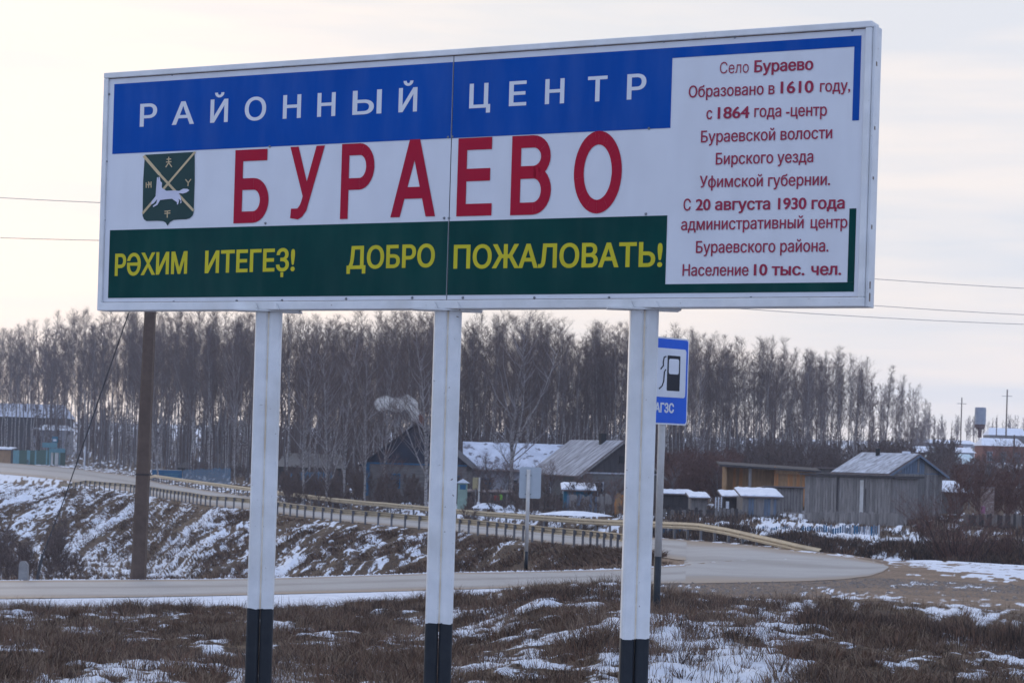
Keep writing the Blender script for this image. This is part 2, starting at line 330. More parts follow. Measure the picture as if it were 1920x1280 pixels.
aS = nn('ShaderNodeAttribute', attribute_name='snow').outputs['Fac']; aG = nn('ShaderNodeAttribute', attribute_name='gravel').outputs['Fac']
soil = mixc(mrange(noise(1.3), .35, .65), (.12, .082, .058), (.19, .132, .09)); soil = mixc(mrange(noise(14, 8, .7), .4, .65), soil, (.035, .028, .024))
grav = mixc(mrange(noise(.9), .35, .65), (.29, .20, .14), (.20, .14, .10)); grav = mixc(mrange(noise(9, 8, .75), .45, .7), grav, (.07, .058, .05)); grav = mixc(mrange(noise(22, 4, .6), .62, .7), grav, (.38, .33, .29))
base = mixc(mrange(aG, .3, .6), soil, grav)
sm_ = mth('ADD', aS, mth('MULTIPLY', mth('SUBTRACT', noise(9, 8, .78), .5), 2.0)); sm_ = mth('ADD', sm_, mth('MULTIPLY', mth('SUBTRACT', noise(2.6, 5, .7), .5), .9)); sm_ = mrange(sm_, .42, .62)
sc_ = mixc(mrange(noise(2.0), .4, .7), (.74, .77, .84), (.62, .65, .73))
base = mixc(sm_, base, sc_); L(base, b.inputs['Base Color']); b.inputs['Roughness'].default_value = .85; b.inputs['Specular IOR Level'].default_value = .2
bp = nn('ShaderNodeBump'); bp.inputs['Strength'].default_value = .9; bp.inputs['Distance'].default_value = .06; L(noise(7, 8, .7), bp.inputs['Height']); L(bp.outputs[0], b.inputs['Normal'])
me = mesh_np('ground', V, Q, gm, smooth=True)
pad = np.concatenate
attr(me, 'snow', pad([GSN.ravel(), GSN[:, 0] * 0 + .5, GSN[:, -1] * 0 + .5])); attr(me, 'gravel', pad([GG.ravel(), GG[:, 0], GG[:, -1]]))
tag(link('ground', me), 'rough verge and village land under thin broken snow and brown grass', kind='structure')

# ------------------------------------------------------------------ roads
def road_mat(name, c1, c2, c3):
    m = bpy.data.materials.new(name); m.use_nodes = True; tt = m.node_tree; bb = tt.nodes['Principled BSDF']; global t, L, co
    t = tt; L = tt.links.new; co = nn('ShaderNodeTexCoord')
    a = mixc(mrange(noise(.5, 5), .35, .65), c1, c2); a = mixc(mrange(noise(30, 5, .7), .5, .8), a, c3)
    u = nn('ShaderNodeAttribute', attribute_name='across').outputs['Fac']
    wob = mth('ADD', u, mth('MULTIPLY', mth('SUBTRACT', noise(.22, 4), .5), .26))
    tr = mth('SINE', mth('MULTIPLY', wob, 6.2832 * 2.3), 0.0)     # worn wheel tracks along the lane
    a = mixc(mrange(tr, .1, 1.0, 0, .5), a, c3)
    edge = mth('ABSOLUTE', mth('SUBTRACT', wob, .5), 0.0); a = mixc(mrange(edge, .34, .49), a, (.26, .20, .155))
    L(a, bb.inputs['Base Color']); bb.inputs['Roughness'].default_value = .62; bb.inputs['Specular IOR Level'].default_value = .3
    bp = nn('ShaderNodeBump'); bp.inputs['Strength'].default_value = .3; bp.inputs['Distance'].default_value = .02; L(noise(40, 5), bp.inputs['Height']); L(bp.outputs[0], bb.inputs['Normal'])
    return m
asph = road_mat('pale_dusty_asphalt', (.35, .345, .345), (.295, .285, .285), (.17, .16, .155))
def road(name, label, near, far, px0, px1, n=220, m=16, lift=.045):
    PX = np.linspace(px0, px1, n); A = np.array(near, float); B = np.array(far, float); Vv = []; U = []
    for px in PX:
        y0 = np.interp(px, A[:, 0], A[:, 1]); y1 = np.interp(px, B[:, 0], B[:, 1])
        p0 = drape(px, y0); p1 = drape(px, y1)
        for k in range(m + 1):
            w = k / m; x = p0.x * (1 - w) + p1.x * w; y = p0.y * (1 - w) + p1.y * w
            Vv.append((x, y, ground_at(x, y) + lift)); U.append(w)
    I = np.arange(n * (m + 1)).reshape(n, m + 1); Qd = np.stack([I[:-1, :-1], I[1:, :-1], I[1:, 1:], I[:-1, 1:]], -1).reshape(-1, 4)
    me = mesh_np(name, Vv, Qd, asph, smooth=True); attr(me, 'across', U); return tag(link(name, me), label, kind='structure')
def row_poly(qi, lo, hi, step=12, off=0.0):
    r = []
    for px in np.arange(lo, hi + 1, step):
        d = np.interp(px, PXK, np.broadcast_to(ROWS[qi][0], PXK.shape)); z = np.interp(px, PXK, np.broadcast_to(ROWS[qi][1], PXK.shape)); r.append((px, d, z))
    return r
def road_rows(name, label, qa, qb, s0, s1, lift=.05, fa=0.0, fb=1.0, m=14):
    """a paved sheet laid on the ground between two of its survey lines"""
    cols = np.where((SG >= s0) & (SG <= s1))[0][::2]; Vv = []; U = []
    for c in cols:
        d0 = RD[qa][c] + fa; d1 = RD[qb][c] + fb; s = SG[c]
        for k in range(m + 1):
            w = k / m; d = d0 * (1 - w) + d1 * w; z = float(np.interp(d, GD[:, c], GZ[:, c]))
            Vv.append((s * d / F, d, z + lift)); U.append(w)
    n = len(cols); I = np.arange(n * (m + 1)).reshape(n, m + 1); Qd = np.stack([I[:-1, :-1], I[1:, :-1], I[1:, 1:], I[:-1, 1:]], -1).reshape(-1, 4)
    me = mesh_np(name, Vv, Qd, asph, smooth=True); attr(me, 'across', U); return tag(link(name, me), label, kind='structure')
road_rows('side_road', 'pale asphalt side road crossing behind the sign posts', 6, 7, -1990, 335, .015, 0, 0)
road_rows('main_road', 'pale dusty main road curving between two guard rails', 12, 13, -1990, 335, .025, -.3, 0, 18)
# the paved mouth where both roads meet, narrowing to a rounded tip on the right
def junction():
    A = np.array([(1280, 1094), (1400, 1092), (1500, 1090), (1580, 1086), (1630, 1080), (1655, 1072), (1666, 1064)], float)
    B = np.array([(1280, 1012.5), (1340, 1017), (1400, 1022), (1500, 1034), (1580, 1043), (1630, 1051), (1655, 1057), (1666, 1062)], float)
    Vv = []; U = []; PX = np.concatenate([np.linspace(1283, 1640, 70), np.linspace(1643, 1666, 14)]); m = 26
    for px in PX:
        y0 = np.interp(px, A[:, 0], A[:, 1]); y1 = np.interp(px, B[:, 0], B[:, 1])
        for k in range(m + 1):
            w = k / m; p = drape(px, y0 * (1 - w) + y1 * w); Vv.append((p.x, p.y, p.z + .012)); U.append(w)
    n = len(PX); I = np.arange(n * (m + 1)).reshape(n, m + 1); Qd = np.stack([I[:-1, :-1], I[1:, :-1], I[1:, 1:], I[:-1, 1:]], -1).reshape(-1, 4)
    me = mesh_np('road_junction', Vv, Qd, asph, smooth=True); attr(me, 'across', U)
    tag(link('road_junction', me), 'wide paved mouth where the two roads meet', kind='structure')
junction()
# ------------------------------------------------------------------ the town sign
A_ = ray(181, 582) * 18.066; B_ = ray(1616, 574.5) * 15.0
SX0, SY0 = -3.553, 18.066; SX1, SY1 = 2.438, 15.0
SW = math.hypot(SX1 - SX0, SY1 - SY0); SANG = math.atan2(SY1 - SY0, SX1 - SX0); SZB = 1.1222 + EYE; SH = 2.011
SG0 = -.45
ux, uy = (SX1 - SX0) / SW, (SY1 - SY0) / SW; nx, ny = uy, -ux   # outward normal, towards the reader
def sp(px, py, c=0.0):
    """where the line of sight meets the sign's face: metres along it and up from its lower edge"""
    r = ray(px, py); ox, oy = SX0 + nx * c, SY0 + ny * c
    tt = (ox * nx + oy * ny) / (r[0] * nx + r[1] * ny)
    x, y, z = r[0] * tt, tt, r[2] * tt + EYE
    return (x - SX0) * ux + (y - SY0) * uy, z - SZB
sign = thing('town_sign', 'large white framed town welcome board on three posts', 'sign', (SX0, SY0, SG0), SANG)
Z0 = SZB - SG0
def sbox(name, a0, a1, b0, b1, c0, c1, m, parent=sign, bevel=0): return box(name, (a0, a1, -c1, -c0, Z0 + b0, Z0 + b1), m, parent, bevel)
FR = .046; BB = .066
sbox('top_rail', 0, SW, SH - FR, SH, -.17, 0, white_paint, bevel=.006)
sbox('bottom_rail', .03, SW, 0, BB, -.17, .004, white_paint, bevel=.006)
sbox('side_rail', 0, FR, 0.0, SH - FR - .001, -.17, -.002, white_paint, bevel=.006)
sbox('side_rail', SW - FR, SW - .001, BB + .001, SH - FR - .001, -.168, -.002, white_paint, bevel=.006)
sbox('back_panel', FR, SW - FR, BB, SH - FR, -.10, -.09, steel)
CF = -.022
am = sp(842, 410, CF)[0]
def sheet(name, a0, a1, b0, b1, c, m, label=None, th=.004):
    o = sbox(name, a0, a1, b0, b1, c - th, c, m)
    if label: o['label'] = label
    return o
sheet('panel', FR + .0015, am - .004, BB + .001, SH - FR - .001, CF, white_sheet)
sheet('panel', am + .004, SW - FR - .0015, BB + .001, SH - FR - .001, CF, white_sheet)
sheet('panel_joint', am - .004, am + .004, BB + .002, SH - FR - .002, CF - .006, dark_line, 'dark joint between the two halves')
def R4(pl, pt, pr, pb):
    a0 = sp(*pl, CF)[0]; b1 = sp(*pt, CF)[1]; a1 = sp(*pr, CF)[0]; b0 = sp(*pb, CF)[1]; return a0, a1, b0, b1
aL = sp(212, 250, CF)[0]; aR = sp(1610, 250, CF)[0]; bT = (sp(216, 158, CF)[1] + sp(1617, 67, CF)[1]) / 2; bB = (sp(202, 560, CF)[1] + sp(1602, 545, CF)[1]) / 2
aI = (sp(1257, 238, CF)[0] + sp(1251, 402, CF)[0] + sp(1262, 107, CF)[0]) / 3; aI2 = (sp(1603, 90, CF)[0] + sp(1588, 530, CF)[0]) / 2
bBl = (sp(210, 290, CF)[1] + sp(1257, 239, CF)[1]) / 2; bGr = (sp(206, 433, CF)[1] + sp(1251, 402.5, CF)[1]) / 2
bIt = (sp(1262, 107, CF)[1] + sp(1603, 90, CF)[1]) / 2; bIb = (sp(1247, 532, CF)[1] + sp(1588, 530, CF)[1]) / 2
bS1 = sp(1606, 226, CF)[1]; bS2 = sp(1599, 391, CF)[1]
C1 = CF + .003
def band(name, rects, m, label):
    mb = MB()
    for (a0, a1, b0, b1) in rects: mb.box(a0, a1, -C1, -C1 + .0025, Z0 + b0, Z0 + b1)
    o = mb.build(name, m, sign); o['label'] = label; return o
band('blue_stripe', [(aL, am - .006, bBl, bT), (am + .006, aI, bBl, bT), (aI + .0005, aR, bIt, bT), (aI2, aR, bS1, bIt - .0005)], blue_film, 'blue upper stripe')
band('green_stripe', [(aL, am - .006, bB, bGr), (am + .006, aI - .003, bB, bGr), (aI - .0025, aR, bB, bIb), (aI2, aR, bIb + .0005, bS2)], green_film, 'dark green lower stripe')
sbox('rust_shade_line', FR + .002, SW - FR - .002, BB + .0005, BB + .005, CF + .001, CF + .006, rust_shade_line)
sbox('painted_top_shadow', FR + .002, SW - FR - .002, SH - FR - .006, SH - FR - .0012, CF + .001, CF + .004, rust_shade_line)  # thin dark strip that paints in the shadow under the top rail
sbox('back_stile', SW + .0005, SW + .022, .0, SH - .03, -.172, -.03, white_paint, bevel=.004)
for zz_, hh_ in ((.04, .06), (.13, .05), (.55, .03), (.9, .02), (1.25, .025), (1.7, .03)): sbox('rust_patch', SW + .0225, SW + .0235, zz_, zz_ + hh_, -.08, -.055, rust_shade_line)
# lettering: outlines of the built-in type, swelled for weight, fitted to their places on the board
from mathutils.geometry import delaunay_2d_cdt
def outlines(body):
    cu = bpy.data.curves.new('lettering', 'FONT'); cu.body = body; cu.size = 1; cu.resolution_u = 5; cu.fill_mode = 'NONE' if hasattr(cu, 'fill_mode') else 'NONE'
    o = bpy.data.objects.new('lettering', cu); COL.objects.link(o); dg = bpy.context.evaluated_depsgraph_get(); dg.update()
    me = bpy.data.meshes.new_from_object(o.evaluated_get(dg)); bpy.data.objects.remove(o); bpy.data.curves.remove(cu)
    co_ = [tuple(v.co)[:2] for v in me.vertices]; nb = {}
    for e in me.edges: nb.setdefault(e.vertices[0], []).append(e.vertices[1]); nb.setdefault(e.vertices[1], []).append(e.vertices[0])
    bpy.data.meshes.remove(me); loops = []; seen = set()
    for st in sorted(nb):
        if st in seen: continue
        lp = [st]; seen.add(st); cur = st
        while True:
            nx_ = sorted((k for k in nb[cur] if k not in seen), key=lambda k: k != cur + 1)
            if not nx_: break
            cur = nx_[0]; seen.add(cur); lp.append(cur)
        pts = []
        for i in lp:
            p = co_[i]
            if not pts or math.hypot(p[0] - pts[-1][0], p[1] - pts[-1][1]) > 1e-4: pts.append(p)
        if len(pts) > 2: loops.append(pts)
    return loops
def inside(p, loop):
    c = False; n = len(loop)
    for i in range(n):
        (x0, y0), (x1, y1) = loop[i], loop[i - 1]
        if (y0 > p[1]) != (y1 > p[1]) and p[0] < (x1 - x0) * (p[1] - y0) / (y1 - y0) + x0: c = not c
    return c
def wind(p, loop):
    w = 0; n = len(loop)
    for i in range(n):
        (x0, y0), (x1, y1) = loop[i - 1], loop[i]
        if (y0 > p[1]) != (y1 > p[1]) and p[0] < (x1 - x0) * (p[1] - y0) / (y1 - y0) + x0: w += 1 if y1 > y0 else -1
    return w
def area(lp): return sum(lp[k - 1][0] * lp[k][1] - lp[k][0] * lp[k - 1][1] for k in range(len(lp)))
def fill(loops):
    pts = []; ed = []
    for lp in loops:
        b0 = len(pts); pts += [Vector(p) for p in lp]; ed += [(b0 + i, b0 + (i + 1) % len(lp)) for i in range(len(lp))]
    v, e_, f, _, _, _ = delaunay_2d_cdt(pts, ed, [], 0, 1e-6); out_ = []
    for t3 in f:
        c = (sum(v[i][0] for i in t3) / len(t3), sum(v[i][1] for i in t3) / len(t3))
        if sum(wind(c, lp) for lp in loops): out_.append(tuple(t3))
    return [tuple(p) for p in v], out_
CAP = max(p[1] for lp in outlines('Н') for p in lp)
def fit(body, a0, a1, b0, cap, bx, bz, skew):
    loops = outlines(body); xs = [p[0] for lp in loops for p in lp]; x0, x1 = min(xs), max(xs)
    sx = (a1 - a0 - 2 * bx) / (x1 - x0); sz = (cap - 2 * bz) / CAP; res = []
    big = [[(a0 + bx + (x - x0) * sx, bz + y * sz) for x, y in lp] for lp in loops]
    ext = [(min(p[0] for p in l), max(p[0] for p in l), area(l)) for l in big]
    for i, lp in enumerate(big):
        mid_ = (ext[i][0] + ext[i][1]) / 2; sg = 1 if max((e for e in ext if e[0] <= mid_ <= e[1]), key=lambda e: abs(e[2]))[2] > 0 else -1
        n = len(lp); new = []
        for k in range(n):
            p, q_, r_ = lp[k - 1], lp[k], lp[(k + 1) % n]
            e1 = (q_[0] - p[0], q_[1] - p[1]); e2 = (r_[0] - q_[0], r_[1] - q_[1]); l1 = math.hypot(*e1) or 1; l2 = math.hypot(*e2) or 1
            n1 = (e1[1] / l1, -e1[0] / l1); n2 = (e2[1] / l2, -e2[0] / l2); m_ = (n1[0] + n2[0], n1[1] + n2[1]); dd = max(.5, 1 + n1[0] * n2[0] + n1[1] * n2[1])
            new.append((q_[0] + sg * m_[0] / dd * bx, q_[1] + sg * m_[1] / dd * bz))
        res.append([(x, b0 + y + skew * (x - a0)) for x, y in new])
    return res
def letters(mb, body, a0, a1, b0, cap, bold, c, skew=0.0, boldz=None):
    v, f = fill(fit(body, a0, a1, b0, cap, bold, bold * .5 if boldz is None else boldz, skew)); mb.add([(x, -c, Z0 + z) for x, z in v], f)
def line(segs, m, label, small=False):
    mb = MB()
    for (body, p0, p1, pt, bold) in segs:
        a0, b0 = sp(*p0, CF); a1, b1 = sp(*p1, CF); at_, bt = sp(p0[0], pt, CF)
        if not small: mb = MB()
        letters(mb, body, a0, a1, b0, bt - b0, bold, C1 + .002, (b1 - b0) / max(a1 - a0, .01))
        if not small: mb.build('letter', m, sign)
    if small: o = mb.build('lettering', m, sign); o['label'] = label; o['kind'] = 'stuff'
def word(text, x0, y0, x1, y1, top, m, bold):
    """a word fitted as a whole, then cut into its letters"""
    a0, b0 = sp(x0, y0, CF); a1, b1 = sp(x1, y1, CF); bt = sp(x0, top, CF)[1]
    loops = fit(text, a0, a1, b0, bt - b0, bold, bold * .7, (b1 - b0) / (a1 - a0)); groups = []
    for lp in sorted(loops, key=lambda l: min(p[0] for p in l)):
        lo, hi = min(p[0] for p in lp), max(p[0] for p in lp)
        if groups and lo < groups[-1][1] - .004: groups[-1][0].append(lp); groups[-1][1] = max(groups[-1][1], hi)
        else: groups.append([[lp], hi])
    for g_, _ in groups:
        v, f = fill(g_); MB().add([(x, -(C1 + .002), Z0 + z) for x, z in v], f).build('letter', m, sign)
T1 = []
for ch, x0, x1 in (('Р', 262.5, 294.4), ('А', 323.2, 363.7), ('Й', 394.5, 427.5), ('О', 459, 499), ('Н', 530.6, 564.4), ('Н', 595, 629), ('Ы', 661, 715.5), ('Й', 747.4, 782.2)):
    y = 238.2 - (x0 - 262.5) * (238.2 - 187.5) / (1175.5 - 262.5); y1 = 238.2 - (x1 - 262.5) * (238.2 - 187.5) / (1175.5 - 262.5)
    hh = 42.7 + (x0 - 262.5) * (4.8) / 913; T1.append((ch, (x0, y), (x1, y1), y - hh, .0055))
T2 = []
for ch, x0, x1 in (('Ц', 880, 919.5), ('Е', 954.5, 987), ('Н', 1022, 1058), ('Т', 1101.8, 1138.5), ('Р', 1175.5, 1211.5)):
    y = 238.2 - (x0 - 262.5) * (238.2 - 187.5) / 913; y1 = 238.2 - (x1 - 262.5) * (238.2 - 187.5) / 913; hh = 42.7 + (x0 - 262.5) * 4.8 / 913
    T2.append((ch, (x0, y), (x1, y1), y - hh, .0055))
line(T1, white_sheet, 'white word РАЙОННЫЙ'); line(T2, white_sheet, 'white word ЦЕНТР')
def arc(cx, cz, rx, rz, a0, a1, n=14): return [(cx + rx * math.cos(math.radians(a0 + (a1 - a0) * i / n)), cz + rz * math.sin(math.radians(a0 + (a1 - a0) * i / n))) for i in range(n + 1)]
def strip(outer, inner): return [([outer[i], outer[i + 1], inner[i + 1], inner[i]]) for i in range(len(outer) - 1)]
# big red condensed capitals as polygons in a unit box (x right 0..1, z up 0..1)
def bowl(z0, z1, xs, w, tk):   # D-shaped bowl from x=xs
    cz = (z0 + z1) / 2; rz = (z1 - z0) / 2; cx = xs + (1 - xs) * .42
    o = [(xs, z1)] + arc(cx, cz, 1 - cx, rz, 90, -90) + [(xs, z0)]; i = [(xs, z1 - tk)] + arc(cx, cz, 1 - cx - w, rz - tk, 90, -90) + [(xs, z0 + tk)]
    return strip(o, i)
w_, k_ = .235, .155
GL = {
 'Б': [[(0, 0), (w_, 0), (w_, 1), (0, 1)], [(w_, 1 - k_), (.93, 1 - k_), (.93, 1), (w_, 1)]] + bowl(0, .61, w_, .25, k_ * 1.02),
 'Р': [[(0, 0), (w_, 0), (w_, 1), (0, 1)]] + bowl(.385, 1, w_, .25, k_),
 'Е': [[(0, 0), (.26, 0), (.26, 1), (0, 1)], [(.26, 1 - k_), (.96, 1 - k_), (.96, 1), (.26, 1)], [(.26, 0), (1, 0), (1, k_), (.26, k_)], [(.26, .445), (.93, .445), (.93, .605), (.26, .605)]],
 'В': [[(0, 0), (w_, 0), (w_, 1), (0, 1)]] + [[(x * .97 if x > w_ else x, z) for x, z in p] for p in bowl(.46, 1, w_, .245, k_)] + [[(x, z) for x, z in p] for p in bowl(0, .61, w_, .25, k_)],
 'А': [[(0, 0), (.21, 0), (.62, 1), (.39, 1)], [(.79, 0), (1, 0), (.62, 1), (.39, 1)][0:2] + [(.62, 1), (.43, .93)], [(.26, .235), (.74, .235), (.68, .385), (.31, .385)]],
 'У': [[(0, 1), (.24, 1), (.56, .42), (.42, .28)], [(.76, 1), (1, 1), (.52, .12), (.36, .24)], [(.52, .12), (.40, .035), (.28, 0.0), (.26, .15), (.33, .20), (.36, .24)], [(.28, 0), (.05, 0.02), (.07, .15), (.26, .15)]],
}
oo = arc(.5, .5, .5, .515, 0, 360, 40); oi = arc(.5, .5, .292, .345, 0, 360, 40); GL['О'] = strip(oo, oi)
def biglet(mb, ch, x0, x1, yb, yt):
    a0, b0 = sp(x0, yb, CF); a1, _ = sp(x1, yb, CF); b1 = sp(x0 + 4, yt, CF)[1]
    for n, poly in enumerate(GL[ch]):
        c = C1 + .001 + (n % 3) * .0004; mb.add([(a0 + x * (a1 - a0), -c, Z0 + b0 + z * (b1 - b0)) for x, z in poly], [tuple(range(len(poly)))])
for ch, x0, x1, yb, yt in (('Б', 437.9, 502.7, 419, 282), ('У', 541, 605.5, 412, 276), ('Р', 637.7, 699.6, 411, 270.6), ('А', 732.2, 816, 407.8, 263.6), ('Е', 855.8, 921.7, 405.8, 260), ('В', 956.7, 1032, 403.8, 255.8), ('О', 1074.2, 1164, 399.5, 250)):
    mb = MB(); biglet(mb, ch, x0, x1, yb, yt); mb.build("letter", red_film, sign)
YB = .0062
word('РӘХИМ', 215.6, 517.5, 351.2, 513.2, 475.9, yellow_film, YB)
word('ИТЕГЕЗ!', 384.4, 512.4, 553, 508, 470.2, yellow_film, YB)
za, zb1 = sp(526.5, 510.5, CF); za1, zb0 = sp(531.5, 519.5, CF); MB().add([(za, -(C1 + .002), Z0 + zb0), (za1, -(C1 + .002), Z0 + zb0), (za1, -(C1 + .002), Z0 + zb1), (za, -(C1 + .002), Z0 + zb1)], [(0, 1, 2, 3)]).build('letter_tail', yellow_film, sign)
word('ДОБРО', 650.3, 504.8, 815.3, 500.8, 461.8, yellow_film, YB)
word('ПОЖАЛОВАТЬ!', 850.5, 503.8, 1242, 500.3, 459.2, yellow_film, YB)
s_, b_, l_ = .0015, .0034, -.0004
line([('Село', (1350, 138.6), (1404, 136.5), 117.2, l_), ('Бураево', (1414.4, 136.4), (1525, 131.4), 113.9, b_)], maroon_film, 'maroon line Село Бураево', True)
line([('Образовано в', (1291.4, 183.5), (1452.6, 177), 161.4, s_), ('1610', (1463.6, 175.8), (1525.5, 174), 152.2, b_), ('году,', (1537.5, 173), (1594.4, 171), 151, s_)], maroon_film, 'maroon line Образовано в 1610 году,', True)
line([('с', (1324.7, 224), (1335.6, 223.8), 201.5, s_), ('1864', (1345.7, 223.3), (1405.2, 221.5), 200.3, b_), ('года -центр', (1414.4, 220.2), (1550.6, 217.4), 197.5, s_)], maroon_film, 'maroon line с 1864 года -центр', True)
line([('Бураевской волости', (1314.4, 267.7), (1560.5, 259.8), 245.6, s_)], maroon_film, 'maroon line Бураевской волости', True)
line([('Бирского уезда', (1342.2, 309), (1525, 304.3), 287, s_)], maroon_film, 'maroon line Бирского уезда', True)
line([('Уфимской губернии.', (1312, 352), (1556.6, 347.2), 330, s_)], maroon_film, 'maroon line Уфимской губернии.', True)
line([('С', (1281.6, 395.1), (1295.3, 395), 372.8, s_), ('20 августа 1930 года', (1304.5, 394.7), (1584, 391.4), 372.4, b_)], maroon_film, 'maroon line С 20 августа 1930 года', True)
line([('административный', (1277.2, 431.9), (1507, 428), 409.5, s_), ('центр', (1520, 428), (1589, 427.3), 405.5, s_)], maroon_film, 'maroon line административный центр', True)
line([('Бураевского района.', (1305, 474.5), (1553.5, 471.7), 452, s_)], maroon_film, 'maroon line Бураевского района.', True)
line([('Население', (1279.8, 517.2), (1403.6, 516.8), 495.3, s_), ('10 тыс.', (1413.5, 516.5), (1508.6, 516), 494, b_), ('чел.', (1521, 515.8), (1577.5, 515.5), 493, b_)], maroon_film, 'maroon line Население 10 тыс. чел.', True)
# district arms: green shield, crossed gold staves, a white running wolf, four small marks
def epx(x, y): return 240 + x / 7.11, 260 + y / 7.11
def eab(x, y): return sp(*epx(x, y), CF)
def epoly(mb, pts, c, f=None):
    mb.add([(eab(x, y)[0], -c, Z0 + eab(x, y)[1]) for x, y in pts], [tuple(range(len(pts)))] if f is None else f)
def estroke(mb, pts, w, c):
    for i in range(len(pts) - 1):
        (x0, y0), (x1, y1) = pts[i], pts[i + 1]; L_ = math.hypot(x1 - x0, y1 - y0) or 1; dx, dy = -(y1 - y0) / L_ * w / 2, (x1 - x0) / L_ * w / 2; ex, ey = (x1 - x0) / L_ * w * .3, (y1 - y0) / L_ * w * .3
        epoly(mb, [(x0 + dx - ex, y0 + dy - ey), (x1 + dx + ex, y1 + dy + ey), (x1 - dx + ex, y1 - dy + ey), (x0 - dx - ex, y0 - dy - ey)], c + (i % 3) * .0002)
shield_g = mat('shield_green', (.008, .045, .042), (.006, .038, .036), 4, .4)
mb = MB(); pts = [(228, 217), (892, 178), (892, 560), (878, 985), (866, 1025), (830, 1060), (780, 1075), (690, 1078), (610, 1085), (560, 1115), (530, 1162), (505, 1120), (470, 1100), (390, 1095), (250, 1100), (215, 1075), (198, 1030), (205, 560)]
epoly(mb, pts, C1 + .001); sh = mb.build('shield', shield_g, sign); sh['label'] = 'green coat of arms shield'
mb = MB(); estroke(mb, [(222, 240), (420, 470)], 40, C1 + .002); estroke(mb, [(420, 470), (872, 955)], 32, C1 + .0024); estroke(mb, [(205, 992), (540, 600)], 30, C1 + .0031); estroke(mb, [(540, 600), (895, 185)], 26, C1 + .0035)
mb.build('crossed_staff', gold_film, sh)
mb = MB(); cc = C1 + .0045
for st in ([(550, 250), (550, 325)], [(525, 278), (578, 274)], [(518, 315), (582, 311)], [(550, 322), (512, 380)], [(550, 322), (590, 378)], None,
           [(250, 590), (250, 655)], [(282, 578), (282, 655)], [(315, 578), (315, 652)], [(250, 618), (318, 612)], [(298, 590), (298, 620)], None,
           [(776, 548), (810, 590)], [(845, 545), (810, 590)], [(810, 588), (806, 632)], None,
           [(497, 970), (568, 964)], [(497, 1000), (568, 994)], [(532, 968), (530, 1052)]):
    if st is None: mb.build('clan_mark', gold_film, sh); mb = MB()
    else: estroke(mb, st, 13, cc)
mb.build('clan_mark', gold_film, sh)
mb = MB(); cw = C1 + .0055
wolf = [[(395, 520), (410, 515), (412, 560), (418, 512), (432, 514), (440, 570), (462, 590), (458, 650), (480, 680), (390, 700), (385, 640)],
        [(385, 640), (480, 672), (520, 698), (640, 692), (690, 730), (640, 800), (540, 808), (440, 820), (375, 790)],
        [(375, 770), (405, 800), (350, 865), (305, 885), (330, 830)], [(400, 800), (440, 815), (400, 885), (345, 915), (340, 900), (385, 865)],
        [(590, 800), (660, 740), (690, 830), (675, 880), (662, 878), (662, 850)], [(640, 770), (690, 735), (715, 790), (722, 855), (705, 868), (712, 830), (680, 800)],
        [(640, 695), (690, 700), (745, 670), (800, 672), (828, 690), (790, 720), (740, 735), (690, 728)]]
for i, p in enumerate(wolf): epoly(mb, p, cw + i * .0002)
mb.build('wolf_figure', lilac_film, sh)
# fixings
def bolt(px, py, r=.011, c=CF):
    a, b_ = sp(px, py, c); mb = MB(); mb.tube([(a, -(c + .001), Z0 + b_), (a, -(c + .010), Z0 + b_)], [r, r * .7], 8); mb.build('bolt', steel, sign)
for p in ((205, 177), (200, 303), (196, 413), (192, 541), (323, 140), (425, 132), (531, 125), (640, 117), (755, 108), (868, 99.5), (992, 92), (1116, 86), (1245, 78), (1378, 70), (1598, 57),
          (506, 275), (498, 418.5), (840.5, 257.5), (848.5, 256.5), (833, 409), (842, 409), (1217, 241), (1211, 401), (210, 570), (326, 566), (444, 564), (529, 563), (649, 560), (773, 558), (868, 558), (1002, 558), (1142, 558), (1408, 558), (1582, 558)): bolt(*p)
